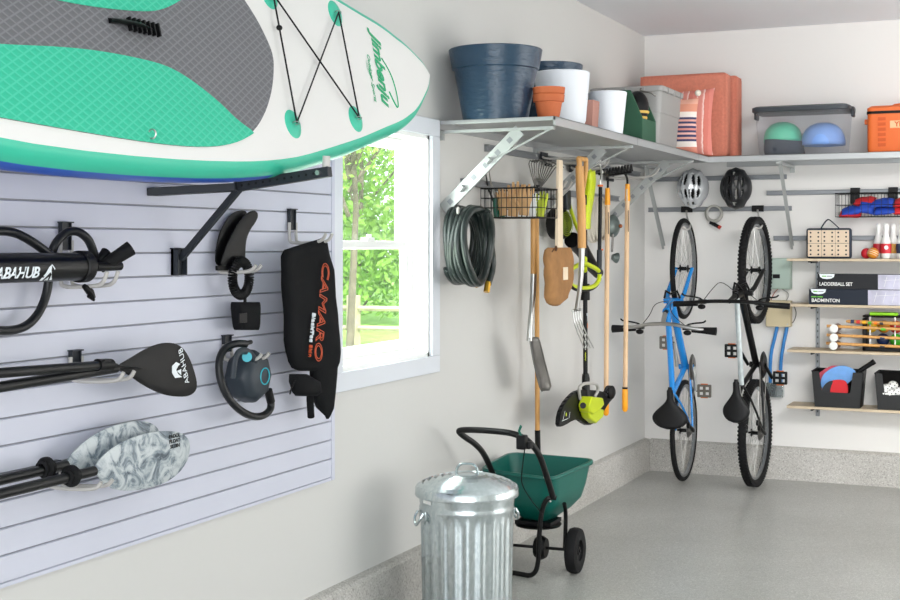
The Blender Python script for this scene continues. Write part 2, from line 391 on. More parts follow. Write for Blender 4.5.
# outside, beyond the window
M_lawn = mat('lawn_grass', '7fae4a', .9, var=.25, vscale=3, bump=.5, bscale=60)
struct('lawn', MB().bb((-70, -10, -.35), (XL-.17, 90, -.15)), M_lawn, smooth=0)
M_leaf = []
for k, c in enumerate(('86b04a', 'a3c65f', '6d9c44')):
    m, n, l, p = base('leaf_%d' % k); p.inputs['Base Color'].default_value = lin(c); p.inputs['Roughness'].default_value = .6
    tr = n.new('ShaderNodeBsdfTranslucent'); tr.inputs[0].default_value = lin(c); mx = n.new('ShaderNodeMixShader'); mx.inputs[0].default_value = .45
    l.new(p.outputs[0], mx.inputs[1]); l.new(tr.outputs[0], mx.inputs[2]); l.new(mx.outputs[0], n['Material Output'].inputs[0]); M_leaf.append(m)
M_bark = mat('grey_bark', '6f665a', .9, var=.3, vscale=10)
def tree(x, y, h, r, k, label, nl=2600, ls=.13, low=.15):
    t = thing('leafy_tree', (x, y, -.15), label, 'tree', None)
    rr = random.Random(int(x*77+y*13)); tm = MB(); top = V((x, y, h*.8))
    tm.tube([(x, y, -.15), (x+rr.uniform(-.2, .2), y, h*.4), top], h*.007+.03, 8, r1=.02)
    cl = []
    for i in range(16):
        z = h*rr.uniform(low, .95); a = rr.uniform(0, 2*PI); d = r*rr.uniform(.3, 1)*(1-abs(z/h-.55)*.9)
        c = V((x+math.cos(a)*d, y+math.sin(a)*d, z)); cl.append(c); tm.tube([(x, y, max(0, z-r*.5)), (V((x, y, z))+c)/2, c], .035, 5, r1=.012)
    build('trunk', tm, M_bark, t)
    lm = MB()
    for i in range(nl):
        c = rr.choice(cl); p = c+V((rr.gauss(0, 1), rr.gauss(0, 1), rr.gauss(0, .8)))*r*.26
        if p.z < 0: p.z = abs(p.z)
        u = V((rr.uniform(-1, 1), rr.uniform(-1, 1), rr.uniform(-1, 1))).normalized(); v = u.cross(V((rr.uniform(-1, 1), rr.uniform(-1, 1), .3))).normalized(); s_ = ls*rr.uniform(.6, 1.3)
        lm.add([p-u*s_, p+v*s_*.5, p+u*s_, p-v*s_*.5], [(0, 1, 2, 3)])
    build('foliage', lm, M_leaf[k], t, smooth=0)
for a in [(-9.3, 17.2, 5.6, 1.5, 1, 'bright green young tree nearest the window', .5), (-15.2, 28.5, 8.5, 2.5, 0, 'mid green tree just behind the garden fence', .1),
          (-19.2, 33.2, 9.5, 2.8, 2, 'deeper green tree well behind the garden fence', .1), (-22.5, 41.5, 13, 3.8, 0, 'tall green tree farthest behind the garden fence', .05),
          (-15.0, 36.8, 11, 3.0, 1, 'pale green tree at right of the window view', .1), (-25.5, 34.0, 9, 2.8, 1, 'yellow green tree at far left beyond the lawn', .05)]:
    tree(a[0], a[1], a[2], a[3], a[4], a[5], nl=9000 if a[1] > 20 else 5000, ls=.05 if a[1] < 20 else .11, low=a[6])
M_fence = mat('weathered_fence_wood', 'b3a890', .9, var=.2, vscale=5)
fn = thing('garden_fence', (-11, 22.2, -.15), 'weathered split rail wooden garden fence on the lawn outside window', 'fence')
for k in range(6):
    build('fence_post', MB().box((-15.8+k*1.95, 22.2, .30), (.20, .20, .95)), M_fence, fn, bevel=.01)
for z in (.15, .52): build('fence_rail', MB().tube([(-16, 22.2, z), (-10, 22.22, z+.02), (-5.8, 22.2, z)], .055, 6), M_fence, fn)

# ================================================================== LEFT WALL : SLAT PANEL
sp = thing('slat_wall_panel', (XL, 3.4, .70), 'white horizontal slat wall panel covering left wall beside window', 'wall panel')
P0, P1 = 1.9, 5.018; PT = 2.52
build('backing', MB().bb((XL, P0, .70), (XL+.006, P1, PT)), M_slot, sp, smooth=0)
mb = MB(); z = .7165; zs = [.700]
k = 0
while z < PT: zs.append(z); z += .0803
for i, z0 in enumerate(zs):
    z1 = (zs[i+1] if i+1 < len(zs) else PT)-.0075
    if i == 0: z1 = z0+.011
    mb.add([(XL+.006, P0, z0), (XL+.019, P0, z0), (XL+.019, P0, z1), (XL+.013, P0, z1+.003), (XL+.006, P0, z1),
            (XL+.006, P1-.012, z0), (XL+.019, P1-.012, z0), (XL+.019, P1-.012, z1), (XL+.013, P1-.012, z1+.003), (XL+.006, P1-.012, z1)],
           [(0, 1, 2, 3, 4), (9, 8, 7, 6, 5), (1, 6, 7, 2), (2, 7, 8, 3), (3, 8, 9, 4), (0, 5, 6, 1)])
build('slats', mb, M_slat, sp, smooth=0)
build('end_trim', MB().bb((XL, P1-.008, .70), (XL+.021, P1+.018, PT)), M_slat, sp, bevel=.002)
F0 = XL+.02      # face of the slat panel

# ------------------------------------------------------------------ paddle board
TAU = math.radians(14); TT = V((-math.sin(TAU), 0, math.cos(TAU))); TN = V((math.cos(TAU), 0, math.sin(TAU)))
TIP = L(430, 75, .38)
AX = (Y+TT*.055).normalized(); TV = TT
def bp(s, t, n=0.0): return TIP + Y*s + TT*(t-.02*min(1, -s*4)+.055*s) + TN*n
pb = thing('paddle_board', bp(-1.6, -.35, -.1), 'long white and mint green inflatable paddle board resting on wall rack', 'paddle board')
key = [(0, 0), (.007, .03), (.02, .052), (.045, .078), (.08, .102), (.143, .142), (.2, .173), (.257, .198), (.336, .226), (.43, .250), (.54, .272), (.66, .297), (.8, .325), (.95, .350), (1.1, .374), (1.3, .402), (1.5, .416), (1.7, .42), (2, .415), (2.4, .395), (2.8, .355), (3.1, .29), (3.2, .22)]
prof = [key[0]]
for q in range(len(key)-1):                       # smooth the outline between the stations
    a, b, c, d = key[max(q-1, 0)], key[q], key[q+1], key[min(q+2, len(key)-1)]
    for t in ((.5, 1) if q else (1,)):
        ma = (c[1]-a[1])/(c[0]-a[0]) if c[0] > a[0] else 0; mc = (d[1]-b[1])/(d[0]-b[0]); hh = c[0]-b[0]
        prof.append((b[0]+hh*t, (2*t**3-3*t*t+1)*b[1]+(t**3-2*t*t+t)*hh*ma+(-2*t**3+3*t*t)*c[1]+(t**3-t*t)*hh*mc))
TH = .145
mb = MB(); P = []; F = []; fm = []
for (s_, w_) in prof:
    th = TH*min(1, .45+s_*1.2); hr = min(th/2, max(w_, .001)); e = max(w_-min(.046, hr*.8), w_*.25)
    row = []
    for q in (-1, -.5, 0, .5, 1): row.append((q*e, 0))
    for a in range(1, 8):
        an = PI*a/8; row.append((e+math.sin(an)*(w_-e), -th/2+math.cos(an)*th/2))
    row.append((e, -th)); row.append((0, -th)); row.append((-e, -th))
    for a in range(7, 0, -1):
        an = PI*a/8; row.append((-e-math.sin(an)*(w_-e), -th/2+math.cos(an)*th/2))
    P += [bp(-s_, t, n) for t, n in row]
NR = len(row)
for i in range(len(prof)-1):
    for k in range(NR):
        k2 = (k+1) % NR; F.append((i*NR+k, i*NR+k2, (i+1)*NR+k2, (i+1)*NR+k))
        fm.append(0 if (k < 4) else (1 if (k in (4, 5, 6, 7, 8) or k >= NR-(3 if prof[i][0] > 1.35 else 5 if prof[i][0] > 1.1 else 8)) else 2))
mb.add(P, F); mb.m = fm; mb.add([P[(len(prof)-1)*NR+k] for k in range(NR)], [tuple(range(NR))]); mb.m[-1] = 1
mb.v = mb.v
build('board_body', mb, [M_deckw, M_teal, M_hull], pb, smooth=50)
def pad(pts, n0, t, m, name):
    q = smooth_pts([V((a, b, 0)) for a, b in pts], 2, True)
    return build(name, MB().prism([bp(p.x, p.y, n0) for p in q], TN, t), m, pb, smooth=0)
gp = [(-1.32, 0), (-1.335, .05), (-1.38, .13), (-1.46, .215), (-1.56, .28), (-1.68, .318), (-1.85, .333), (-2.1, .325), (-2.5, .29), (-2.9, .25), (-3.0, .1), (-3.0, -.1), (-2.9, -.25), (-2.5, -.29), (-2.1, -.325), (-1.85, -.333), (-1.68, -.318), (-1.56, -.28), (-1.46, -.215), (-1.38, -.13), (-1.335, -.05)]
pad(gp, .0, .004, M_padg, 'grey_deck_pad')
lowg = [(-1.55, -.278), (-1.57, -.286), (-1.68, -.318), (-1.85, -.333), (-2.1, -.325), (-2.5, -.29), (-2.9, -.25), (-2.9, -.09), (-2.66, -.08), (-2.43, -.066), (-2.26, -.064), (-2.08, -.072), (-1.95, -.086), (-1.84, -.125), (-1.72, -.185), (-1.64, -.24)]
pad(lowg, .003, .004, M_padt, 'mint_deck_pad'); pad([(a, -b) for a, b in lowg][::-1], .003, .004, M_padt, 'mint_deck_pad')
discs = [(-1.25, .225), (-1.28, -.24), (-.775, .212), (-.80, -.205)]
for a, b in discs:
    d = build('tie_down_disc', MB().lathe([(0, .004), (.030, .005), (.048, .002), (.051, 0)], bp(a, b, .0), TN, 32), M_teal, pb)
    build('ring', MB().ring(bp(a, b, .012), (TT+Y*.3).normalized(), .012, .002, 20, 6), M_steel, d)
c_ = lambda i: bp(discs[i][0], discs[i][1], .016)
mb = MB()
for a, b in ((0, 1), (0, 3), (1, 2), (2, 3)): mb.tube([c_(a), c_(b)], .0032, 6)
build('bungee_cord', mb, M_black, pb)
build('cord_lock', MB().sph(bp(-1.262, .10, .018), (.010, .014, .010), 12), M_black, pb)
mb = MB(); mb.tube([bp(-2.20, .03, .006), bp(-2.16, .028, .018), bp(-2.10, .024, .024), bp(-2.06, .021, .018), bp(-2.01, .018, .006)], .017, 8, sm=1, flat=.45)
for k in range(7): mb.box(bp(-2.13+k*.022, .022-k*.001, .024), (.006, .040, .014), u=Y, v=TT)
build('carry_handle', mb, M_black, pb)
build('side_ring', MB().ring(bp(-2.12, -.30, .015), Y, .013, .0025, 16, 6), M_steel, pb)
# lettering on the nose: reads downwards
mb = MB(); lc = bp(-.50, -.015, .002); ud = (-TT-Y*.13).normalized()
lettering(mb, 'Jimbenju', .105, bp(-.49, .012, .002), ud, Y, bold=.03, shear=.35, sx=.82)
lettering(mb, 'Outdoor Sports', .032, bp(-.585, -.03, .002), ud, Y, shear=.3, sx=.95)
mb.tube([bp(-.455, .06, .001), bp(-.40, 0, .001), bp(-.385, -.08, .001), bp(-.40, -.15, .001), bp(-.425, -.135, .001), bp(-.455, -.08, .001)], .004, 6, sm=2, flat=.4)
for k in range(3): mb.tube([bp(-.60+k*.009, .04-k*.01, .001), bp(-.61+k*.008, .0, .001), bp(-.58, -.04, .001)], .0012, 4, sm=1, flat=.4)
build('lettering', mb, M_logo, pb, smooth=0, label='green lettering and line drawing')

# wall rack arm holding the board
ya = L(178, 262, .03).y; rk = thing('board_rack_arm', (F0, ya, L(178, 272).z), 'charcoal metal folding wall rack arm under the paddle board', 'rack')
zb = L(178, 262).z
build('wall_bracket', MB().bb((F0, ya-.028, zb-.045), (F0+.012, ya+.028, zb+.045)).bb((F0, ya-.028, zb-.045), (F0+.03, ya-.024, zb+.045)).bb((F0, ya+.024, zb-.045), (F0+.03, ya+.028, zb+.045)).bb((F0, ya-.035, zb+.045), (F0+.02, ya+.035, zb+.05)), M_dark, rk, bevel=.001)
tipp = PY(326, 174, ya); rootp = PY(152, 199, ya); rootp.x = F0; 
jn = PY(240, 188, ya)
build('strut', MB().box((V((F0+.02, ya, zb+.01))+jn)/2, ((jn-V((F0+.02, ya, zb+.01))).length, .022, .022), u=(jn-V((F0+.02, ya, zb+.01))), v=Y), M_dark, rk, bevel=.002)
r0 = L(152, 193, .02)
build('arm_channel', MB().box((r0+jn)/2+Z*.003, ((jn-r0).length, .06, .03), u=(jn-r0), v=Y), M_dark, rk, bevel=.002)
ar = build('arm_bar', MB().box((jn+tipp)/2+Z*.006, ((tipp-jn).length+.03, .03, .034), u=(tipp-jn), v=Y), M_dark, rk, bevel=.002)
mb = MB(); dv = (tipp-jn)
for k in range(11): mb.cyl(jn+dv*((k+.6)/12)+Z*.006-Y*.0155, jn+dv*((k+.6)/12)+Z*.006-Y*.0149, .0045, seg=12)
build('adjustment_holes', mb, M_black, ar)
build('bolt', MB().cyl(tipp-Y*.025-dv.normalized()*.02+Z*.006, tipp-Y*.014-dv.normalized()*.02+Z*.006, .009, seg=6), M_steel, ar)
build('end_stop', MB().tube([tipp-Z*.01, tipp+Z*.02, tipp+Z*.06+X*.002], .013, 10), M_prong, rk)

# ------------------------------------------------------------------ double hooks
def double_hook(pxc, pyt, pyb, drop, ln, up, label, wid=.045, droop=.0, gap=.026):
    c = L(pxc, (pyt+pyb)/2, .02); zt = L(pxc, pyt, .02).z; zb = L(pxc, pyb, .02).z
    h = thing('double_hook', (F0, c.y, zb), label, 'hook', None)
    mb = MB().bb((F0, c.y-wid/2, zb), (F0+.008, c.y+wid/2, zt)).bb((F0, c.y-wid/2-.004, zt-.003), (F0+.022, c.y+wid/2+.004, zt+.001))
    mb.bb((F0+.008, c.y-wid/2, zb), (F0+.016, c.y-wid/2+.003, zt)).bb((F0+.008, c.y+wid/2-.003, zb), (F0+.016, c.y+wid/2, zt))
    build('bracket', mb, M_dark, h, bevel=.0008)
    for s_ in (-1, 1):
        yy = c.y+s_*gap; z0 = zb-drop
        build('prong', MB().tube([(F0+.012, yy, zb+.03), (F0+.012, yy, z0+.02), (F0+.02, yy, z0), (F0+ln*.75, yy, z0+.004+droop), (F0+ln, yy, z0+.012+droop), (F0+ln+.015, yy, z0+up+droop)], .0065, 10, sm=2), M_prong, h)
    return h, c
double_hook(63, 222, 250, .115, .175, .05, 'charcoal double hook with pale prongs holding the black hand pump')
double_hook(73, 350, 366, .045, .20, .035, 'charcoal double hook with pale prongs under the black bladed paddle')
double_hook(50, 461, 476, .03, .20, .03, 'charcoal double hook with pale prongs under the grey marbled paddles')
double_hook(225, 335, 352, .03, .16, .03, 'charcoal double hook with pale prongs holding the electric air pump')
double_hook(290, 209, 230, .055, .165, .04, 'charcoal double hook with pale prongs holding the black wetsuit')
double_hook(218, 250, 258, .055, .16, .03, 'small charcoal double hook with pale prongs behind coiled leash', wid=.03, gap=.018)

# ------------------------------------------------------------------ hand pump
po = .16
p0 = L(-60, 269, po); p1 = L(83, 267, po); p0.z = p1.z = (p0.z+p1.z)/2
p0 = V((XL+po, 2.55, p1.z))
hp = thing('hand_pump', (XL+po, (p0.y+p1.y)/2, p1.z-.05), 'long black hand pump with looped hose lying across prongs', 'pump')
PR = .042
bar = build('pump_barrel', MB().lathe([(0, 0), (PR, 0), (PR, .03), (PR, (p1-p0).length), (PR*.2, (p1-p0).length+.001)], p0, Y, 36), mat('satin_black', '08080a', .28, spec=.3), hp)
build('end_collar', MB().lathe([(PR+.001, 0), (PR+.006, .003), (PR+.006, .035), (PR-.004, .045), (.015, .047)], p1-Y*.025, Y, 36), M_black, hp)
ya_ = L(38, 268, po+.04).y
def onbar(cy, cz=0.35):
    def f(p):
        an = cz-p.y/PR*1.0; rr = PR+.0022+p.z
        return V((p0.x+math.cos(an)*rr, cy+p.x, p0.z+math.sin(an)*rr*-1 if False else p0.z-math.sin(an)*rr))
    return f
mb = MB(); lettering(mb, 'ABAHUB', .045, p0, Y, Z, fn=onbar(L(18, 268, po+.04).y), bold=.02, space=.95, shear=.1)
f_ = onbar(L(49, 268, po+.04).y)
def cyl_poly(mb, pts, f):
    mb.add([f(V((a, b, 0))) for a, b in pts], [tuple(range(len(pts)))])
cyl_poly(mb, [(-.022, -.028), (-.014, .0), (-.004, .016), (.010, .024), (.022, .012), (.028, -.026), (.018, -.026), (.012, -.006), (.004, .002), (-.004, -.008), (-.010, -.028)], f_)
cyl_poly(mb, [(-.003, -.027), (.005, -.012), (.012, -.027), (.006, -.027), (.004, -.022), (.002, -.027)], f_)
build('lettering', mb, M_txt, bar, smooth=0)
# hose
hs = [L(96, 262, .12), L(93, 250, .14), L(88, 238, .14), L(76, 230, .13), L(64, 233, .11), L(52, 248, .10), L(50, 270, .08), L(46, 300, .07), L(32, 324, .07), L(10, 332, .08), L(-20, 328, .09), L(-40, 290, .09), L(-35, 245, .09), L(-10, 231, .09), L(12, 231, .10), L(30, 240, .12), L(48, 253, .13), L(58, 262, .13)]
build('pump_hose', MB().tube(hs[::1], .0135, 12, sm=3), M_hose, hp)
build('hose_nozzle', MB().tube([L(97, 263, .12), L(103, 256, .13), L(106, 252, .13)], .013, 12, r1=.017), M_black, hp)
hd0, hd1 = L(100, 268, .14), L(131, 248, .20)
build('pump_handle', MB().tube([hd0, hd0*.6+hd1*.4, hd1], .017, 14, r1=.024), M_rub, hp)
build('pump_rod_end', MB().cyl(L(95, 267, .16), L(120, 266, .16), .014), M_black, hp)
build('valve_tip', MB().tube([L(84, 286, .14), L(90, 292, .14), L(93, 298, .14)], [.008, .013, .009], 10).tube([L(88, 296, .14), L(94, 300, .14)], .005, 6), M_black, hp)

# ------------------------------------------------------------------ black bladed paddle, with a second shaft
def spline_poly(pts, off, it=2):
    q = smooth_pts([V((a, b, 0)) for a, b in pts], it, True); return [L(p.x, p.y, off) for p in q]
def dome_prism(mb, poly, n, t, bulge, axis_pts=None):
    c = sum((V(p) for p in poly), V())/len(poly); n = V(n); k = len(poly); P = []; F = []
    levels = [(1.0, 0), (1.0, t), (.9, t+bulge*.45), (.7, t+bulge*.8), (.4, t+bulge), (.0, t+bulge*1.05)]
    for sc, h in levels: P += [c+(V(p)-c)*sc+n*h for p in poly]
    for i in range(len(levels)-1):
        for q in range(k): F.append((i*k+q, i*k+(q+1) % k, (i+1)*k+(q+1) % k, (i+1)*k+q))
    F.append(tuple(range(k))); mb.add(P, F)
bo = .17
sup = thing('paddle', L(110, 372, bo), 'black paddle with broad rounded black blade and white lettering', 'paddle')
bl = spline_poly([(116, 366), (128, 359), (146, 348), (163, 342), (178, 344), (187, 354), (194, 372), (197, 388), (190, 396), (176, 397), (160, 394), (142, 385), (127, 374), (116, 370)], bo)
mb = MB(); dome_prism(mb, bl, X, .004, .006); mb.tube([L(112, 367, bo+.006), L(130, 368, bo+.008), L(150, 369, bo+.006)], .010, 10, r1=.002, flat=.8)
blade = build('blade', mb, M_black, sup)
build('shaft', MB().tube([L(-60, 398, bo), L(0, 387, bo), L(116, 368, bo)], .0155, 14), M_blackm, sup)
mb = MB(); ud = (L(188, 386)-L(181, 352)).normalized(); lettering(mb, 'ABAHUB', .033, L(184, 366, bo+.0118), -ud, V((0, -1, 0)), bold=.0, sx=1.0)
def lpoly(mb, pts, off, t=.001): mb.prism([L(a, b, off) for a, b in pts], X, t)
lpoly(mb, [(180, 364), (176, 362), (172, 366), (172, 373), (175, 378), (182, 377), (178, 374), (176, 370), (178, 366)], bo+.0115); lpoly(mb, [(181, 369), (177, 371), (181, 375)], bo+.0115)
build('lettering', mb, M_txt, blade, smooth=0)
s2 = thing('paddle_shaft', L(50, 372, bo-.03), 'plain black adjustable paddle shaft lying above the bladed one', 'paddle')
build('shaft', MB().tube([L(-60, 379, bo+.02), L(0, 373, bo+.02), L(104, 365, bo+.02)], .0145, 14), M_blackm, s2)
build('clamp', MB().tube([L(97, 365, bo+.02), L(111, 365, bo+.02)], .019, 12).box(L(105, 361, bo+.025), (.02, .03, .012)), M_black, s2)

# ------------------------------------------------------------------ grey marbled paddles
def kpad(label, off, shaft, blade_pts, ring, txt=None):
    t = thing('kayak_paddle', L(ring[0], ring[1], off), label, 'paddle', None)
    mb = MB(); dome_prism(mb, spline_poly(blade_pts, off), X, .004, .008)
    b = build('blade', mb, M_marb, t)
    build('shaft', MB().tube([L(*s_, off) for s_ in shaft], .0155, 14), M_blackm, t)
    c = L(*ring, off); d = (L(*shaft[-1], off)-L(*shaft[-2], off)).normalized()
    build('drip_ring', MB().lathe([(.0155, -.022), (.024, -.020), (.022, -.008), (.033, -.004), (.033, .006), (.022, .010), (.024, .02), (.0155, .022)], c, d, 24), M_rub, t)
    if txt:
        mb = MB()
        uu = (L(182, 436)-L(170, 434)).normalized()
        for i, wd in enumerate(('PADDLE', 'FLOAT', 'SLUIN')): lettering(mb, wd[:5], .017, L(174.5+i*.3, 436+i*5, off+.0128), Y, Z, bold=.03, sx=1.15)
        build('lettering', mb, M_black, b, smooth=0)
    return t
kpad('rear of the two grey marbled kayak paddles on black shafts', .10, [(-60, 496), (0, 480), (66, 465)], [(64, 464), (75, 449), (95, 433), (120, 423), (142, 420), (157, 426), (160, 440), (140, 462), (110, 473), (85, 474), (70, 470)], (46, 468))
kpad('front grey marbled kayak paddle with dark print near blade tip', .16, [(-60, 508), (0, 494), (94, 471)], [(92, 469), (105, 452), (128, 438), (155, 431), (178, 431), (189, 439), (189, 455), (180, 472), (163, 484), (140, 490), (118, 491), (106, 486), (97, 476)], (71, 476), True)

# ------------------------------------------------------------------ fins, leash
def fin(label, pts, off, name='board_fin'):
    mb = MB(); dome_prism(mb, spline_poly(pts, off), X, .004, .005)
    f = thing(name, L(pts[0][0], pts[0][1], off), label, 'fin', 'black board fins')
    build('blade', mb, M_black, f)
    a, b = L(216, 268, off), L(236, 268, off)
    build('base_tab', MB().box(L(222, 268, off+.004), (.012, .07, .018)), M_black, f, bevel=.002)
fin('black curved board fin on the slat panel, rear of two', [(215, 267), (215, 252), (219, 232), (228, 216), (238, 210), (247, 211), (245, 222), (238, 240), (234, 258), (233, 267)], .045)
fin('black curved board fin on the slat panel, front of two', [(218, 269), (224, 250), (232, 232), (242, 217), (251, 210), (257, 212), (257, 219), (250, 228), (245, 240), (244, 256), (244, 269)], .075)
ls = thing('ankle_leash', L(243, 305, .10), 'black coiled ankle leash with padded cuff hanging below fins', 'leash')
mb = MB(); pts = []
cc = L(241, 278, .10); rr_ = (L(241, 262, .10).z-L(241, 294, .10).z)/2
for i in range(44*8):
    a = 2*PI*i/(44*8); tt = 2*PI*i/8
    c = cc+Y*math.cos(a)*rr_*.95+Z*math.sin(a)*rr_*1.05
    rad = Y*math.cos(a)+Z*math.sin(a); pts.append(c+rad*math.cos(tt)*.017+X*math.sin(tt)*.015)
mb.tube(pts, .0036, 5, closed=True); build('coil', mb, M_black, ls)
build('swivel', MB().cyl(L(245, 296, .10), L(245, 304, .10), .006).tube([L(245, 292, .10), L(245, 298, .10)], .008, 6), M_black, ls)
mb = MB(); a0 = L(234, 302, .09); b0 = L(257, 302, .09); a1 = L(237, 330, .09); b1 = L(256, 330, .09)
mb.blob([(a0+(a1-a0)*t, b0+(b1-b0)*t, .030*(1-.3*abs(2*t-1)**6)) for t in (0, .03, .1, .25, .5, .75, .9, .97, 1)], X, 24, .5)
cf = build('cuff', mb, M_neo, ls)
build('strap', MB().box(L(243, 318, .125), (.004, .05, .035)), M_black, cf, bevel=.001)

# ------------------------------------------------------------------ electric pump
M_pump = mat('slate_grey_plastic', '2b333b', .45, spec=.35)
ep = thing('air_pump', L(246, 395, .12), 'slate grey electric air pump with black hose on slat panel', 'pump')
c = L(248, 376, .11)
mb = MB(); mb.lathe([(0, -.055), (.065, -.055), (.092, -.045), (.102, -.01), (.100, .03), (.08, .052), (.06, .060), (0, .060)], c, X, 8)
pbody = build('housing', mb, M_pump, ep, bevel=.012, bs=3, smooth=60)
mb = MB()
for k in range(5):
    mb.cyl(c+X*(.0585)+Y*.012*(k-2)+Z*.02, c+X*.060+Y*.012*(k-2)-Z*.01, .0025, seg=6)
build('vent', MB().ring(c+X*.061+Y*.02, X, .03, .0025, 28, 6), mat('teal_plastic', '17a7b8', .4), pbody)
mb = MB(); mb.tube([L(233, 378, .16), L(235, 358, .17), L(240, 350, .17), L(250, 352, .17), L(256, 362, .16)], .013, 10, sm=2, flat=.7); build('carry_handle', mb, M_pump, ep)
build('dial', MB().cyl(L(247, 357, .16), L(247, 357, .175), .018, seg=20), mat('teal_plastic', '17a7b8', .4), ep)
build('outlet', MB().cyl(L(268, 390, .13), L(271, 402, .13), .016), M_black, ep)
build('hose', MB().tube([L(271, 400, .13), L(271, 410, .13), L(262, 417, .14), L(248, 416, .15), L(232, 404, .14), L(221, 385, .12), L(218, 362, .11), L(224, 348, .11), L(236, 343, .13), L(246, 344, .14)], .014, 12, sm=3), M_hose, ep)
build('plug', MB().cyl(L(243, 344, .14), L(251, 342, .14), .008), M_black, ep)

# ------------------------------------------------------------------ wetsuit
ws = thing('wetsuit', L(312, 400, .12), 'folded black wetsuit with orange lettering hung over double hook', 'wetsuit')
def lrow(xl, xr, y, off, th, skew=0): return (L(xl, y+skew, off), L(xr, y, off), th)
mb = MB(); rows = [lrow(284, 320, 247, .15, .004, 0), lrow(283.8, 322, 250, .15, .018), lrow(283.5, 327, 256, .15, .024), lrow(284, 331, 270, .15, .026), lrow(284, 334, 290, .15, .028), lrow(285.5, 336, 315, .15, .028), lrow(287, 337, 340, .15, .028), lrow(289, 337, 352, .15, .028), lrow(291, 336, 362, .15, .024), lrow(294, 334.5, 368, .15, .018), lrow(300, 333, 371, .15, .006)]
rows[0] = (L(284, 250, .15), L(321, 238, .15), .004); rows[1] = (L(283.8, 253, .15), L(326, 243, .15), .016)
rr = []
for i in range(len(rows)-1):
    for k in range(4):
        t = k/4; a, b = rows[i], rows[i+1]; rr.append((a[0].lerp(b[0], t), a[1].lerp(b[1], t), a[2]*(1-t)+b[2]*t))
rr.append(rows[-1]); mb.blob(rr, X, 40, .5, wr=.018, ws=7); body = build('torso', mb, M_neo, ws, smooth=60)
mb = MB(); rows = [lrow(312, 336, 352, .14, .03), lrow(312, 335, 375, .14, .03), lrow(313, 333, 395, .14, .025), lrow(318, 331, 408, .14, .02), lrow(326, 330, 416, .14, .008), lrow(327, 329, 419, .14, .003)]
mb.blob(rows, X, 20, .7, wr=.01, ws=14); build('sleeve', mb, M_neo, ws, smooth=60)
mb = MB(); rows = [lrow(290, 306, 374, .2, .01), lrow(291, 318, 382, .2, .03), lrow(294, 319, 392, .2, .03), lrow(297, 316, 396, .2, .02)]
mb.blob(rows, X, 20, .8, wr=.01, ws=16); build('hood', mb, M_neo, ws, smooth=60)
build('leg', MB().tube([L(310, 385, .19), L(310, 400, .19), L(311, 417, .18)], .014, 12), M_neo, ws)
build('zip_pull', MB().tube([L(295, 380, .23), L(291, 389, .23), L(290, 394, .22)], .003, 6), M_black, ws)
def rowtext(mb, s, size, c0, c1, off, **k):
    # reading direction runs down the cloth from c0 to c1 (pixel points)
    a, b = L(*c0, off), L(*c1, off); u = (b-a).normalized(); v = X.cross(u)
    vs, fs = text_mesh(s, size, **k); W = max(p.x for p in vs)-min(p.x for p in vs); sc = (b-a).length/W; m_ = (a+b)/2
    mb.add([m_+u*(p.x*sc)+v*p.y+X*p.z for p in vs], fs)
mb = MB(); rowtext(mb, 'CAMARO', .085, (326, 262), (317.5, 360), .186, line=.0016, ext=.0, shear=.15)
build('lettering', mb, M_otxt, body, smooth=0, label='orange block lettering')
mb = MB(); rowtext(mb, 'BlackTec', .024, (314, 313), (311, 342), .182, ext=.004, bold=.01); build('lettering', mb, M_txt, body, smooth=0, label='white lettering')
mb = MB(); rowtext(mb, 'Skin', .022, (310.8, 345), (309.8, 357), .182, ext=.004); build('lettering', mb, M_otxt, body, smooth=0, label='small orange lettering')

# ================================================================== HIGH SHELVES
SZ = 2.33; ST = .044; SW = .63; SY0 = 6.13
sh = thing('wall_shelf', (XL, 8, SZ-ST), 'long silver grey metal shelf high along the left wall', 'shelf')
XF = XL+SW; YS = YB-.60
mb = MB().bb((XL, SY0, SZ-.006), (XF, YB, SZ)).bb((XF-.012, SY0, SZ-ST), (XF, YS, SZ)).bb((XL, SY0, SZ-.02), (XF, SY0+.01, SZ)).bb((XL, SY0, SZ-ST), (XL+.01, YB, SZ))
build('deck', mb, M_shelf, sh, bevel=.002)
for y_ in (7.55, 9.05): build('seam', MB().bb((XF-.001, y_-.002, SZ-ST), (XF+.001, y_+.002, SZ)), M_rail, sh, smooth=0)
sb = thing('wall_shelf', (-1, YB-.3, SZ-ST), 'long silver grey metal shelf high along the back wall', 'shelf')
mb = MB().bb((XF, YS, SZ-.006), (.6, YB, SZ)).bb((XF, YS, SZ-ST), (.6, YS+.012, SZ)).bb((XF, YB-.01, SZ-ST), (.6, YB, SZ))
build('deck', mb, M_shelf, sb, bevel=.002)

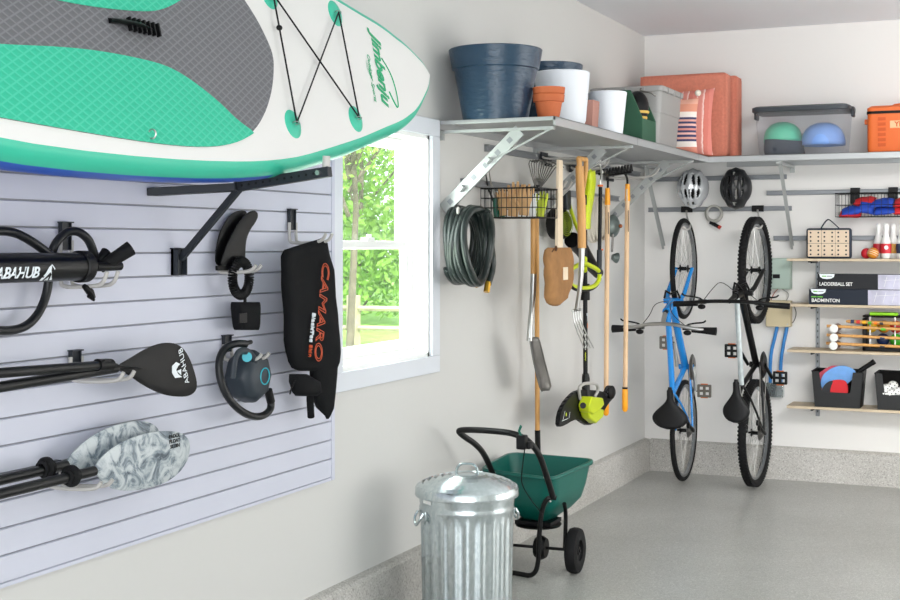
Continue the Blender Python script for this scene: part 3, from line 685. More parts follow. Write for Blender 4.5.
def bracket_left(y, label):
    t = thing('shelf_bracket', (XL, y, 1.9), label, 'bracket', None)
    zt = SZ-ST-.002
    build('arm', MB().bb((XL+.01, y-.014, zt-.016), (XF-.02, y+.014, zt)).bb((XL, y-.012, zt-.05), (XL+.02, y+.012, zt)), M_brk, t, bevel=.001)
    a = V((XL+.015, y, 1.885)); b = V((XL+.43, y, zt-.012)); d = (b-a).normalized(); nrm = Y.cross(d)
    mb = MB().box((a+b)/2, ((b-a).length, .004, .062), u=d, v=Y)
    mb.box((a+b)/2+nrm*.030+Y*.006, ((b-a).length, .014, .003), u=d, v=Y).box((a+b)/2-nrm*.030+Y*.006, ((b-a).length, .014, .003), u=d, v=Y)
    pl = build('brace_plate', mb, M_brk, t, bevel=.0006)
    mb = MB()
    for k in range(6):
        mb.box(a+(b-a)*(.10+.155*k)-Y*.0025, (.026, .002, .026), u=d, v=Y)
    build('square_slots', mb, M_rail, pl, smooth=0)
    build('tie_rod', MB().tube([a+(b-a)*.60, V((XF-.03, y, zt-.008))], .006, 8), M_brk, t)
    if y < 7:
        for k in (.27, .62): build('peg', MB().box(a+(b-a)*k-Y*.02, (.03, .04, .022), u=d, v=Y), M_brk, t, bevel=.002)
    return t
bracket_left(6.17, 'silver grey slotted shelf bracket nearest the window')
bracket_left(7.52, 'silver grey slotted shelf bracket above the pitchfork handle')
bracket_left(8.98, 'silver grey slotted shelf bracket behind the two yellow gripped rakes')
def bracket_back(x, label):
    t = thing('shelf_bracket', (x, YB, 1.68), label, 'bracket', None); zt = SZ-ST-.002
    build('arm', MB().bb((x-.014, YS+.02, zt-.016), (x+.014, YB-.01, zt)).bb((x-.016, YB-.025, zt-.05), (x+.016, YB, zt)), M_brk, t, bevel=.001)
    a = V((x, YB-.045, 1.69)); b = V((x, YS+.06, zt-.01)); d = (b-a).normalized(); n_ = X
    pl = build('brace_plate', MB().box((a+b)/2, ((b-a).length, .004, .045), u=d, v=X).box((a+b)/2+d.cross(X)*-.02+X*.007, ((b-a).length, .016, .003), u=d, v=X).box((a+b)/2+d.cross(X)*.02+X*.007, ((b-a).length, .016, .003), u=d, v=X), M_brk, t, bevel=.0006)
    mb = MB()
    for k in range(9): mb.box(a+(b-a)*(.08+.1*k)+X*.0028, (.02, .002, .02), u=d, v=X)
    build('square_slots', mb, M_rail, pl, smooth=0); return t
bracket_back(-2.655, 'silver grey shelf bracket on back wall beside the corner')
bracket_back(-1.70, 'silver grey shelf bracket on back wall above the right bicycle')

# horizontal hanging rails
def rail_back(x0, x1, z, label):
    mb = MB().bb((x0, YB-.018, z-.017), (x1, YB, z+.017)).bb((x0, YB-.026, z+.010), (x1, YB-.016, z+.017)).bb((x0, YB-.026, z-.017), (x1, YB-.016, z-.010))
    return one('hanging_rail', mb, M_rail, label, 'rail', None, bevel=.0015)
rail_back(XL+.012, B(787, 176).x, 2.205, 'upper grey wall rail behind the two bicycle helmets')
rail_back(B(649, 210).x, B(792, 208).x, 1.975, 'grey wall rail carrying the two bicycle hooks')
rail_back(B(767, 192).x, .2, 2.088, 'grey wall rail carrying the beanbag basket')
rail_back(B(774, 238).x, .2, 1.757, 'grey wall rail behind the bowling pins')
def rail_left(y0, y1, z, label):
    mb = MB().bb((XL, y0, z-.019), (XL+.018, y1, z+.019)).bb((XL+.016, y0, z+.012), (XL+.026, y1, z+.019)).bb((XL+.016, y0, z-.019), (XL+.026, y1, z-.012))
    return one('hanging_rail', mb, M_rail, label, 'rail', None, bevel=.0015)
rail_left(6.75, 9.75, 2.235, 'upper grey wall rail behind the garden tools')
rail_left(6.42, 9.2, 2.035, 'lower grey wall rail behind the tool basket')

# tool prong hooks on the left wall (thing each)
def tool_hook(y, z, ln, label, up=.05, gap=.045):
    h = thing('tool_hook', (XL, y, z), label, 'hook', None)
    build('bracket', MB().bb((XL+.026, y-gap-.012, z-.03), (XL+.034, y+gap+.012, z+.03)), M_dark, h, bevel=.001)
    for s_ in (-1, 1):
        yy = y+s_*gap
        build('prong', MB().tube([(XL+.034, yy, z), (XL+.06, yy, z-.012), (XL+ln-.04, yy, z-.012), (XL+ln, yy, z+up)], .007, 8, sm=2), M_prong, h)
    return h
tool_hook(L(568, 160).y-.45, 2.215, .36, 'grey prong hook holding the pale wooden shaft')
tool_hook(7.62, 2.235, .40, 'grey prong hook holding the pitchfork handle')
tool_hook(8.15, 2.20, .26, 'grey prong hook holding the lime string trimmer')
tool_hook(8.95, 2.18, .40, 'grey prong hook holding the black rake heads', gap=.07)
tool_hook(7.30, 2.02, .30, 'grey prong hook at right end of the tool basket')

# ================================================================== GARDEN HOSE
gh = thing('garden_hose', L(466, 290, .12), 'coiled dark green garden hose with brass ends on wall', 'hose')
rn = random.Random(3); pts = []
for k in range(7):
    off = .05+.026*k; cx = 455+k*3.5+rn.uniform(-1, 1)
    cen = L(cx, 245+k*.2, off); hz = L(cx, 208+rn.uniform(-2, 2), off).z-cen.z; hy = .20-.008*k+rn.uniform(-.012, .012)
    for i in range(28):
        a = PI/2+2*PI*i/28; t = (k+i/28)
        o2 = off+.02*(i/28)
        pts.append(V((XL+o2+.012*math.sin(a*2+k), cen.y+math.cos(a)*hy+.012*(i/28), cen.z+math.sin(a)*hz)))
pts = [L(473, 283, .16), L(470, 281, .15), L(462, 276, .13)]+pts[10:]+[L(492, 250, .17), L(493, 268, .17), L(488, 284, .17)]
build('coils', MB().tube(pts, .0185, 12, sm=1), M_ghose, gh)
build('brass_coupling', MB().cyl(L(488, 282, .17), L(486.5, 292, .17), .017, seg=8), M_brass, gh)
build('brass_coupling', MB().cyl(L(472, 282, .16), L(477, 285, .17), .016, seg=8), M_brass, gh)
one('wall_hook', MB().tube([L(458, 196, .0), L(458, 210, .02), L(458, 214, .20), L(458, 208, .23)], .007, 8, sm=2), M_prong, 'grey hook carrying the coiled garden hose', 'hook')

# ================================================================== WIRE BASKETS
def wire_basket(t, o, du, dn, w_, d, h, nu, nd, nh, r=.0028):
    """o: lower back corner; du: along wall; dn: out from the wall"""
    P = lambda a, b, c: V(o)+du*(a*w_)+dn*(b*d)+Z*(c*h)
    mb = MB()
    for c in (1,): mb.tube([P(0, 0, c), P(1, 0, c), P(1, 1, c), P(0, 1, c)], r*1.7, 6, closed=True)
    build('rim', mb, M_blackm, t)
    mb = MB()
    for k in range(nh):
        c = k/nh; mb.tube([P(0, 0, c), P(1, 0, c), P(1, 1, c), P(0, 1, c)], r, 5, closed=True)
    for k in range(nu+1):
        a = k/nu; mb.tube([P(a, 0, 1), P(a, 0, 0), P(a, 1, 0), P(a, 1, 1)], r*.8, 5)
    for k in range(nd+1):
        b = k/nd; mb.tube([P(0, b, 1), P(0, b, 0), P(1, b, 0), P(1, b, 1)], r*.8, 5)
    build('wires', mb, M_blackm, t)
    return P
q0 = L(480, 213, .05); q1 = L(541, 219, .05)
zb0 = 1.7+(246-217)/1339*7.2
by0 = 6.63; by1 = 6.93
bk = thing('wire_basket', (XL+.2, (by0+by1)/2, 1.853), 'black wire basket of garden gloves and hand tools on left wall rail', 'basket')
bo_ = V((XL+.03, by0, 1.853)); PB_ = wire_basket(bk, bo_, Y, X, by1-by0, .325, .155, 6, 11, 3)
PB = lambda a, b, c: PB_(.2+.35*b, a, c)
def glove(mb, c, u, n, s=1.0):
    """c wrist, u finger direction, n thickness normal"""
    c = V(c); u = V(u).normalized(); n = V(n).normalized(); v = n.cross(u)
    mb.blob([(c-v*.030*s, c+v*.030*s, .012*s), (c+u*.05*s-v*.034*s, c+u*.05*s+v*.034*s, .016*s), (c+u*.10*s-v*.045*s, c+u*.10*s+v*.045*s, .016*s), (c+u*.13*s-v*.042*s, c+u*.13*s+v*.042*s, .012*s)], n, 16, .8)
    for k, (o_, ln) in enumerate(((-.033, .065), (-.011, .08), (.011, .075), (.032, .055))):
        p = c+u*.12*s+v*o_*s; mb.tube([p, p+u*ln*.5*s+v*o_*.15*s, p+u*ln*s+v*o_*.3*s+n*.008*s], [.0115*s, .0115*s, .007*s], 8)
    p = c+u*.05*s+v*.03*s; mb.tube([p, p+v*.03*s+u*.03*s, p+v*.04*s+u*.06*s], [.013*s, .012*s, .008*s], 8)
def in_basket(name, mb, m, label, cat, group=None, **k): return one(name, mb, m, label, cat, group, **k)
M_tan = mat('tan_leather', 'd3a877', .85, var=.1, vscale=20)
mb = MB(); glove(mb, PB(.40, .75, .05), (.10, 0, 1), -Y, .95); in_basket('work_glove', mb, M_tan, 'tan leather work glove upright in tool basket, left one', 'glove')
mb = MB(); glove(mb, PB(.60, .7, .08), (.12, 0, 1), (.3, -1, 0), .85); in_basket('work_glove', mb, M_tan, 'tan leather work glove upright in tool basket, right one', 'glove')
mb = MB(); glove(mb, PB(.24, .7, .08), (-.1, 0, 1), (-.2, -1, 0), .75); in_basket('work_glove', mb, M_tan, 'short tan leather glove beside the green handled pruner', 'glove')
mb = MB(); glove(mb, PB(.74, .8, .02), (.1, 0, 1), -Y, .65); in_basket('work_glove', mb, M_white, 'white fabric garden glove in middle of tool basket', 'glove')
mb = MB(); glove(mb, PB(.88, .8, .02), (.1, 0, 1), -Y, .70); in_basket('work_glove', mb, mat('yellow_green_fabric', 'bcc83a', .8), 'yellow green garden glove at right of tool basket', 'glove')
M_dg = mat('dark_green_grip', '0f5b47', .4)
pr = thing('loppers', PB(.08, .8, 0), 'long green gripped steel shears leaning out of tool basket', 'shears')
build('blade', MB().tube([PB(.12, .8, .55), PB(.0, .8, 1.2), PY(489, 170, 6.68)], .013, 8, r1=.006, flat=.4), M_steel, pr)
build('blade', MB().tube([PB(.05, .8, .55), PB(-.06, .8, 1.1), PY(486, 175, 6.66)], .012, 8, r1=.006, flat=.4), M_blackm, pr)
build('handle', MB().tube([PB(.06, .8, .7), PB(.14, .85, .3), PB(.22, .85, .03)], .013, 10, r1=.016), M_dg, pr)
build('handle', MB().tube([PB(.10, .6, .7), PB(.10, .65, .3), PB(.12, .65, .03)], .013, 10, r1=.015), M_dg, pr)

# ================================================================== GARDEN TOOLS
def vtube(pts, r, **k): return MB().tube(pts, r, **k)
# leaf rake : fan of wires up, handle down
of = .10
lr = thing('leaf_rake', L(538, 450, of), 'fan shaped wire leaf rake hung head up, long wooden handle', 'rake')
build('handle', vtube([L(536.5, 195, of), L(537.5, 432, of)], .014, seg=12), M_wood, lr)
build('grip', vtube([L(537.5, 430, of), L(538, 452, of)], .0165, seg=12), M_black, lr)
mb = MB(); hub = L(537, 192, of)
for k in range(11):
    t = k/10; top = L(528+t*29, 160-3*math.sin(t*PI)+t*5, of); top2 = top+X*.045-Z*.015
    mb.tube([hub, hub.lerp(top, .5)+Y*(t-.5)*.03, top, top2], .0035, 6, sm=1)
build('tines', mb, M_dsteel, lr)
build('cross_bar', MB().box(L(539, 180, of), (.012, .12, .012), u=X, v=L(546, 181, of)-L(532, 179, of)), M_dsteel, lr)
build('socket', vtube([L(536.8, 185, of), L(536.8, 205, of)], .018, seg=12), M_black, lr)
# spade
of = .20
sd = thing('drain_spade', L(537, 390, of), 'narrow steel drain spade hanging blade down with wooden handle', 'spade')
build('handle', vtube([L(533.5, 205, of), L(533.5, 276, of)], .0165, seg=14), M_wood, sd)
build('grip', MB().tube([L(531, 200, of), L(536, 200, of)], .015, 10).tube([L(533.5, 200, of), L(533.5, 212, of)], .016, 10), M_wood, sd)
build('socket', vtube([L(533.5, 274, of), L(532.8, 300, of), L(530, 325, of), L(529.5, 341, of)], [.018, .016, .014, .016], seg=12, sm=1), M_steel, sd)
n = V((1, .25, 0)).normalized(); mb = MB()
rows = [(526.5, 535, 338), (526.5, 537, 343), (529.5, 541, 360), (534, 546.5, 380), (536, 548, 387), (539, 546, 391.5)]
P = []; F = []
for (a, b, y) in rows:
    for k in range(9):
        t = k/8; p = L(a, y, of).lerp(L(b, y-1, of), t); P.append(p-X*.02*math.sin(PI*t)+X*.02)
for i in range(len(rows)-1):
    for k in range(8): F.append((i*9+k, i*9+k+1, (i+1)*9+k+1, (i+1)*9+k))
mb.add(P, F); build('blade', mb, M_dsteel, sd, solid=.004)
# pale shaft with suede sheath
of = .33
ax_ = thing('tool_sheath', L(559, 306, of), 'brown suede sheath hanging from a flat pale wooden shaft', 'garden tool')
a, b = L(558, 160, of), L(557, 250, of); dd = (b-a)
build('shaft', MB().add([a+Y*.028+X*.0, a-Y*.028, b-Y*.040, b+Y*.046, a+Y*.028+X*.02, a-Y*.028+X*.02, b-Y*.040+X*.02, b+Y*.046+X*.02], [(0, 1, 2, 3), (7, 6, 5, 4), (0, 4, 5, 1), (1, 5, 6, 2), (2, 6, 7, 3), (3, 7, 4, 0)]), M_birch, ax_, bevel=.004)
mb = MB(); rows = [(547, 570, 247.5, .004), (545.5, 572, 250, .014), (545.5, 572, 254, .02), (546, 571.5, 262, .03), (547.5, 570.5, 275, .032), (547.5, 569, 288, .032), (547.5, 566, 298, .03), (549, 561.5, 303, .02), (552, 558, 306, .008)]
rr = []
for i in range(len(rows)-1):
    for k in range(3):
        t = k/3; A, C_ = rows[i], rows[i+1]; q = [A[m]*(1-t)+C_[m]*t for m in range(4)]; rr.append((L(q[0], q[2], of+.015), L(q[1], q[2], of+.015), q[3]))
rr.append((L(552, 306, of), L(558, 306, of), .004)); mb.blob(rr, X, 28, .6, wr=.014, ws=15)
sht = build('sheath', mb, M_leather, ax_, smooth=70)
build('label_patch', MB().box(L(565.5, 273.5, of+.052), (.004, .075, .07), u=X, v=Y), M_birch, sht, bevel=.001)
build('tie', MB().ring(L(556, 248.5, of+.035), X, .012, .004, 14, 6).tube([L(554, 249, of+.04), L(552, 252, of+.04)], .003, 6), mat('brown_cord', '5b3a22', .8), sht)
# pitchfork
of = .38
pf = thing('pitchfork', L(582, 348, of), 'wooden D handled pitchfork hanging with steel tines down', 'pitchfork')
build('handle', MB().tube([L(579.6, 166, of), L(580, 185, of), L(581.5, 205, of), L(582, 248, of)], [.023, .025, .025, .024], seg=16, sm=1), M_wood, pf)
mb = MB().tube([L(578.5, 158.5, of), L(586, 159.5, of+.01)], .014, 12).tube([L(579, 158, of), L(579.5, 168, of)], .016, 12).tube([L(586, 160, of), L(586, 172, of), L(582.5, 196, of)], [.014, .013, .010], 12, sm=1)
build('d_grip', mb, M_wood, pf)
build('socket', vtube([L(582, 246, of), L(581.2, 275, of), L(579, 295, of), L(576.5, 310, of)], [.019, .016, .013, .013], seg=12, sm=1), M_steel, pf)
mb = MB().tube([L(572.5, 311, of), L(580, 309.5, of)], .008, 8)
build('yoke', mb, M_steel, pf)
for k in range(4):
    x0 = 572.8+k*2.3; x1 = 584+k*3.2
    build('tine', MB().tube([L(x0, 310, of), L(x0+1.2, 322, of+.01), L(x0+(x1-x0)*.55, 336, of+.03), L(x1, 348, of+.03)], .0055, 8, sm=2, r1=.003), M_steel, pf)
# lime string trimmer
of = .26
tr = thing('string_trimmer', L(585, 425, of), 'lime and black string trimmer hanging head down', 'trimmer')
build('shaft', vtube([L(585, 230, of), L(585.5, 398, of)], .014, seg=14), M_black, tr)
mb = MB().blob([(L(583.5, 229, of), L(588, 229, of), .022), (L(583.5, 215, of), L(588.5, 215, of), .024), (L(586, 195, of), L(592, 195, of), .024), (L(588, 182, of), L(594, 181, of), .022), (L(588, 172, of), L(593.5, 170, of), .018)], X, 14, .6)
mb.tube([L(590.5, 174, of), L(588.5, 168, of), L(584, 168, of)], .014, 10, sm=1)
build('power_handle', mb, M_lime, tr, smooth=60)
build('trigger', MB().box(L(585, 200, of+.012), (.02, .02, .06), u=X, v=Y), M_black, tr, bevel=.004)
cl = L(584.5, 272, of+.05)
ang = [(569, 275), (570.5, 269.5), (576, 266.5), (583, 262), (591, 266), (598.5, 270), (600, 275), (598, 283), (592, 287.5), (583, 288.5), (574, 287), (570, 283)]
build('loop_handle', MB().tube([L(a, b, of+.04) for a, b in ang], .0135, 10, sm=2, closed=True), M_lime, tr)
build('loop_grip', MB().tube([L(a, b+.5, of+.04) for a, b in [(600, 278), (597, 285), (591, 289), (583, 290), (575, 289), (570, 285), (568.5, 279)]], .0105, 10, sm=2), M_black, tr)
build('clamp', vtube([L(585, 284, of), L(585.3, 300, of)], .028, seg=16), M_black, tr)
build('loop_mount', vtube([L(584.6, 258, of), L(584.6, 271, of+.02)], .016, seg=10), M_lime, tr)
st = build('shaft_sticker', MB().cyl(L(585.3, 313, of), L(585.4, 321, of), .0145), mat('sticker_silver', 'b9c0c6', .4), tr)
build('shaft_print', MB().cyl(L(585.4, 323, of), L(585.4, 328, of), .0147), mat('sticker_orange', 'd86b2a', .4), tr)
mb = MB(); rowtext(mb, 'RYOBI', .020, (585.3, 334), (585.4, 350), of+.0145, bold=.03); build('lettering', mb, M_white, tr, smooth=0, label='white letters on black shaft')
mb = MB(); rowtext(mb, '40V', .022, (585.4, 352), (585.4, 361), of+.0148, bold=.03); build('lettering', mb, M_lime, tr, smooth=0, label='lime letters on black shaft')
build('lower_collar', vtube([L(585.5, 374, of), L(585.8, 378, of), L(585.8, 399, of)], [.020, .024, .026], seg=16), M_blackm, tr)
mb = MB(); mb.tube([L(580, 399, of+.02), L(578.5, 388, of+.04), L(583, 383.5, of+.05), L(592, 383, of+.05), L(597, 384, of+.04), L(598.5, 390, of+.03), L(594.5, 397, of+.02)], .010, 10, sm=2); build('edge_guide', mb, M_prong, tr)
mb = MB(); hc = L(585, 408, of+.03)
mb.prism([L(a, b, of+.02) for a, b in [(581, 396), (592, 397.4), (593.8, 404), (590, 409), (583, 414), (579, 411.5), (577.8, 405)]], X, .07)
mb.prism([L(a, b, of+.02) for a, b in [(582, 407), (590, 408), (595.8, 409), (595, 416.7), (588, 423), (581.5, 417.5), (580, 412)]], X, .055)
mh = build('motor_housing', mb, M_lime, tr, smooth=50, bevel=.009, bs=3)
build('motor_cap', MB().cyl(L(583, 405.5, of+.088), L(583, 405.5, of+.096), .018, seg=20), M_black, mh)
gp_ = [(558, 427), (559, 415), (563, 405), (570, 396), (577, 390.5), (588, 390), (600, 391), (610, 395), (613, 397), (607, 404), (601, 414), (594, 422), (588, 425.5), (583, 423), (578, 419), (572, 420), (564, 425)]
mb = MB(); pl_ = spline_poly(gp_, of+.01, 1); mb.prism(pl_, X, .006)
k = len(pl_); 
for i in range(k):
    a, b = pl_[i], pl_[(i+1) % k]; mb.add([a, b, b-X*.018, a-X*.018], [(0, 1, 2, 3)])
gd = build('guard', mb, M_black, tr, smooth=40, solid=.003)
mb = MB(); mb.tube([L(565, 411, of+.018), L(563, 420, of+.018)], .0012, 4).tube([L(562, 421, of+.018), L(568, 418.5, of+.018)], .002, 4).tube([L(570, 412, of+.018), L(569, 418, of+.018)], .0012, 4)
build('warning_print', mb, M_txt, gd); build('warning_mark', MB().sph(L(566, 414.5, of+.016), (.004, .01, .012), 10), M_lime, gd)
mb = MB().lathe([(0, 0), (.035, 0), (.043, .01), (.043, .04), (.03, .05), (0, .05)], L(606.5, 392, of+.0), V((1, -.2, 0)), 24); sp_ = build('line_spool', mb, M_black, tr)
mb = MB()
for k in range(5):
    a = 2*PI*k/5; mb.sph(L(606.5, 392, of+.05)+Y*math.cos(a)*.022+Z*math.sin(a)*.022, (.003, .008, .008), 10)
build('spool_holes', mb, M_dark, sp_)
# leaf blower behind
of = .13
lb = thing('leaf_blower', L(552, 260, of), 'black and lime leaf blower hanging behind suede sheath', 'leaf blower')
mb = MB().lathe([(0, 0), (.06, 0), (.095, .02), (.10, .06), (.09, .09), (.06, .11), (0, .11)], L(551, 224, .05), V((1, -.2, 0)), 28, wob=lambda a, z: 1.0)
fb = build('fan_housing', mb, M_black, lb)
mb = MB()
for k in range(6): mb.ring(L(551, 224, .05)+V((1, -.2, 0)).normalized()*.112, V((1, -.2, 0)), .012+k*.012, .002, 24, 5)
build('intake_grille', mb, mat('grille_lime', '8da019', .4), fb)
build('nozzle', MB().tube([L(572, 240, .15), L(582, 250, .15), L(591, 265, .15), L(598, 273, .15)], [.05, .046, .040, .036], 18), M_black, lb)
build('handle', MB().tube([L(562, 190, .14), L(568, 200, .14), L(572, 214, .14), L(577, 228, .14), L(583, 240, .14)], .012, 10, sm=2), M_lime, lb)
build('battery', MB().box(L(564, 200, .14), (.07, .08, .12), u=X, v=Y), M_dark, lb, bevel=.01)
# rope coil
rp = thing('rope_coil', L(597, 240, .12), 'cream rope coil hanging behind the black pole', 'rope')
mb = MB(); rn = random.Random(5)
for k in range(8):
    cx = 592+k*1.6; mb.tube([L(cx-5+rn.uniform(-1, 1), 205, .08+k*.01), L(cx-6, 222, .08+k*.01), L(cx-4, 238+rn.uniform(-3, 3), .09+k*.01), L(cx, 242+rn.uniform(-2, 2), .10+k*.01), L(cx+3, 232, .11+k*.008), L(cx+3, 212, .11+k*.008), L(cx, 198, .10+k*.01), L(cx-3, 197, .09+k*.01)], .007, 7, sm=2, closed=True)
build('strands', mb, M_rope, rp)
# black extension pole
of = .30
pp = thing('pruning_pole', L(600, 275, of), 'black telescopic pole with orange rings hanging by steel clip', 'pole')
build('pole', vtube([L(600.5, 187, of), L(599.5, 250, of)], .012, seg=12), M_black, pp)
build('pole_sleeve', vtube([L(599.5, 250, of), L(599, 274, of)], .0165, seg=12), M_dark, pp)
for y_ in (186, 250): build('orange_ring', MB().cyl(L(600.3, y_-1.2, of), L(600.3, y_+.6, of), .0172), M_orange, pp)
build('clip', MB().tube([L(600, 160, of), L(600, 168, of), L(602, 172, of), L(600, 180, of), L(600.5, 186, of)], .006, 8, sm=1), M_steel, pp)
build('latch', MB().sph(L(602, 172, of), .012, 12), M_steel, pp)
# two yellow gripped rakes
def yrake(label, x0, y0, x1, y1, of, ys, band):
    t = thing('garden_rake', L(x1, y1, of), label, 'rake', None)
    d = (L(x1, y1, of)-L(x0, y0, of)).normalized()
    build('handle', vtube([L(x0, y0, of), L(x0+(x1-x0)*.8, y0+(y1-y0)*.8, of), L(x1, y1-3, of)], .0155, seg=14), M_palewood, t)
    build('socket', vtube([L(x0, y0-1, of), L(x0, y0+ys, of)], [.0155, .019], seg=14), M_yel, t)
    g0 = L(x1, y1-23, of); g1 = L(x1, y1, of)
    build('end_grip', MB().lathe([(.017, 0), (.0195, .004), (.0195, (g0-g1).length-.02), (.012, (g0-g1).length-.004), (0, (g0-g1).length)], g0, g1-g0, 20), M_yel, t)
    build('band', MB().cyl(g0-d*.012, g0, .018), M_black, t)
    build('print', MB().box(L(x0+.9, y0+ys+band, of+.016), (.002, .010, .14), u=X, v=Y), M_dark, t)
    return t
r1 = yrake('long rake with amber ends hanging partly behind trimmer head', 607.5, 189, 606, 416, .20, 16, 18)
mb = MB().tube([L(607.8, 188, .20), L(608, 178, .20), L(606, 174, .21), L(599, 174, .22)], .008, 8, sm=2); build('neck', mb, M_black, r1)
mb = MB()
mb.tube([L(596, 173, .14), L(603, 172, .24)], .010, 8)
for k in range(6): q = L(596, 173, .14).lerp(L(603, 172, .24), k/5); mb.tube([q, q+V((0, .02, .02)), q+V((0, .07, .015))], .005, 6, sm=1)
build('head', mb, M_blackm, r1)
r2 = yrake('long rake with amber ends hanging nearest the corner', 627.5, 185, 625, 412, .26, 16, 20)
build('neck', MB().tube([L(627.5, 184, .26), L(627, 176, .26), L(622, 171, .26)], .008, 8, sm=2), M_black, r2)
mb = MB(); rb0, rb1 = L(607, 176, .16), L(631, 172, .36)
for k in range(9):
    q = rb0.lerp(rb1, k/8); mb.tube([q, q+V((.0, -.01, .035)), q+V((-.01, .04, .055)), q+V((-.012, .07, .01))], .006, 6, sm=2)
mb.tube([rb0, rb1], .008, 8); build('head', mb, M_blackm, r2)
# round grey lantern like feeder and small funnel
fd = thing('pot_lid', L(614, 236, .10), 'round dark grey metal lid with copper knob hung on wall', 'lid')
build('lid_dish', MB().lathe([(0, .035), (.03, .033), (.06, .02), (.078, .004), (.08, 0), (.074, 0), (0, .02)], L(613, 226, .08), V((1, -.3, 0)), 28), mat('grey_green_enamel', '66716e', .35, .4), fd)
build('knob', MB().sph(L(620.5, 226, .14), .014, 12), mat('copper', 'a55a36', .35, .7), fd)
build('stem', MB().tube([L(613, 234, .09), L(612, 252, .09)], .008, 8), M_dsteel, fd)
build('lower_cup', MB().lathe([(.0, 0), (.02, .004), (.035, .03), (.037, .04), (.03, .038), (0, .01)], L(612, 257, .09), V((.8, .8, -.2)), 20), mat('grey_green_enamel', '66716e'), fd)

one('wall_peg', MB().cyl(L(613, 226, 0), L(613, 226, .09), .006), M_dark, 'short dark peg on the wall holding the round metal lid', 'peg')
# ================================================================== GALVANISED CAN
TC = V((-2.40, 5.56, 0)); 
tc = thing('trash_can', TC, 'fluted galvanised steel trash can with domed lid on floor', 'trash can')
def flute(a, z):
    if z < .06 or z > .50: return 1
    e = min(1, (z-.06)/.02, (.50-z)/.02); return 1-.028*e*(0.5+0.5*math.tanh(3*math.cos(a*22)))
pr_ = [(0, .0), (.190, .0), (.198, .008), (.199, .03), (.195, .04), (.201, .055)]
for i in range(24): z_ = .06+i*.0195; pr_.append((.202+.011*(z_/.6), z_))
pr_ += [(.213, .515), (.216, .525), (.212, .535), (.215, .55), (.217, .585), (.218, .59)]
build('body', MB().lathe(pr_, TC, Z, 176, wob=flute), M_galv, tc, smooth=60)
lid = [(.216, .578), (.2335, .576), (.236, .582), (.2345, .590), (.2335, .612), (.228, .620), (.220, .618), (.206, .634), (.200, .627), (.180, .646), (.174, .638), (.150, .656), (.144, .648), (.118, .664), (.112, .656), (.085, .670), (.079, .663), (.045, .673), (0, .674)]
ld = build('lid', MB().lathe(lid, TC, Z, 72), M_galv, tc, smooth=60)
hdv = V((math.cos(.42), math.sin(.42), 0)); 
build('lid_handle', MB().tube([TC+Z*.668-hdv*.048, TC+Z*.695-hdv*.046, TC+Z*.714-hdv*.032, TC+Z*.717, TC+Z*.714+hdv*.032, TC+Z*.695+hdv*.046, TC+Z*.668+hdv*.048], .012, 10, sm=2, flat=.45), M_galv, ld)
for s_ in (-1, 1):
    hdv = V((math.cos(.72), math.sin(.72), 0)); hb = TC+hdv*s_*.206+Z*.50
    hh = build('side_handle', MB().tube([hb+hdv*s_*.012+Z*.01+hdv.cross(Z)*.04, hb+hdv*s_*.03-Z*.02+hdv.cross(Z)*.042, hb+hdv*s_*.035-Z*.055, hb+hdv*s_*.03-Z*.02-hdv.cross(Z)*.042, hb+hdv*s_*.012+Z*.01-hdv.cross(Z)*.04], .006, 8, sm=2), M_galv, tc)
    build('handle_lug', MB().box(hb, (.012, .10, .04), u=hdv, v=hdv.cross(Z)), M_galv, hh, bevel=.003)
stv = (V((0, 0, 0))-TC); stv.z = 0; stv = stv.normalized(); stv = Matrix.Rotation(-.95, 3, 'Z') @ stv
build('paper_label', MB().box(TC+stv*.2165+Z*.565, (.001, .06, .018), u=stv, v=stv.cross(Z)), M_white, tc)

# ================================================================== SPREADER
SR = V((-2.245, 6.62, .118)); SLw = V((-2.655, 6.60, .118))
sg = thing('spreader', (-2.45, 6.6, 0), 'green hopper push spreader with black tube handle behind trash can', 'spreader')
adir = (SR-SLw).normalized()
for c in (SR, SLw):
    wh = build('wheel', MB().lathe([(.055, -.028), (.09, -.034), (.112, -.026), (.118, -.010), (.118, .010), (.112, .026), (.09, .034), (.055, .028), (.055, -.028)], c, adir, 40), M_rub, sg)
    mb = MB().lathe([(.0, -.022), (.02, -.024), (.024, -.01), (.05, -.012), (.058, -.02), (.058, .02), (.05, .012), (.024, .01), (.02, .024), (0, .022)], c, adir, 32); hbm = build('rim', mb, M_black, wh)
build('axle', MB().cyl(SLw-adir*.02, SR+adir*.03, .008), M_blackm, sg)
gbx = PX(541, 546, -2.42); gbx = V((-2.43, 6.61, .118))
build('gear_housing', MB().lathe([(0, -.03), (.05, -.03), (.062, -.01), (.062, .01), (.05, .03), (0, .03)], gbx, adir, 24), M_black, sg)
A = V((-2.735, 6.54, .52)); B_ = V((-2.30, 6.42, .52)); C_ = V((-2.24, 6.92, .545)); D_ = V((-2.735, 6.96, .545))
def rr4(cs, r, k=5):
    out = []
    for i in range(4):
        p, a, b = cs[i], cs[i-1], cs[(i+1) % 4]; u = (a-p).normalized()*r; v = (b-p).normalized()*r
        for j in range(k+1):
            t = j/k; out.append((p+u)*(1-t)**2+p*2*t*(1-t)+(p+v)*t*t)
    return out
cen = V((-2.46, 6.68, 0))
def ringl(z, sc, r, dz=0): 
    return rr4([V((cen.x+(p.x-cen.x)*sc, cen.y+(p.y-cen.y)*sc, z+(dz*(p.z-.52)))) for p in (A, B_, C_, D_)], r)
lv = [ringl(.52, 1.05, .07, 1), ringl(.523, 1.04, .07, 1), ringl(.522, 1.0, .07, 1), ringl(.42, .94, .09, .5), ringl(.36, .86, .10), ringl(.31, .66, .09), ringl(.275, .42, .06), ringl(.26, .35, .05)]
lv2 = [ringl(.505, 1.05, .07, 1)]+lv[:1]
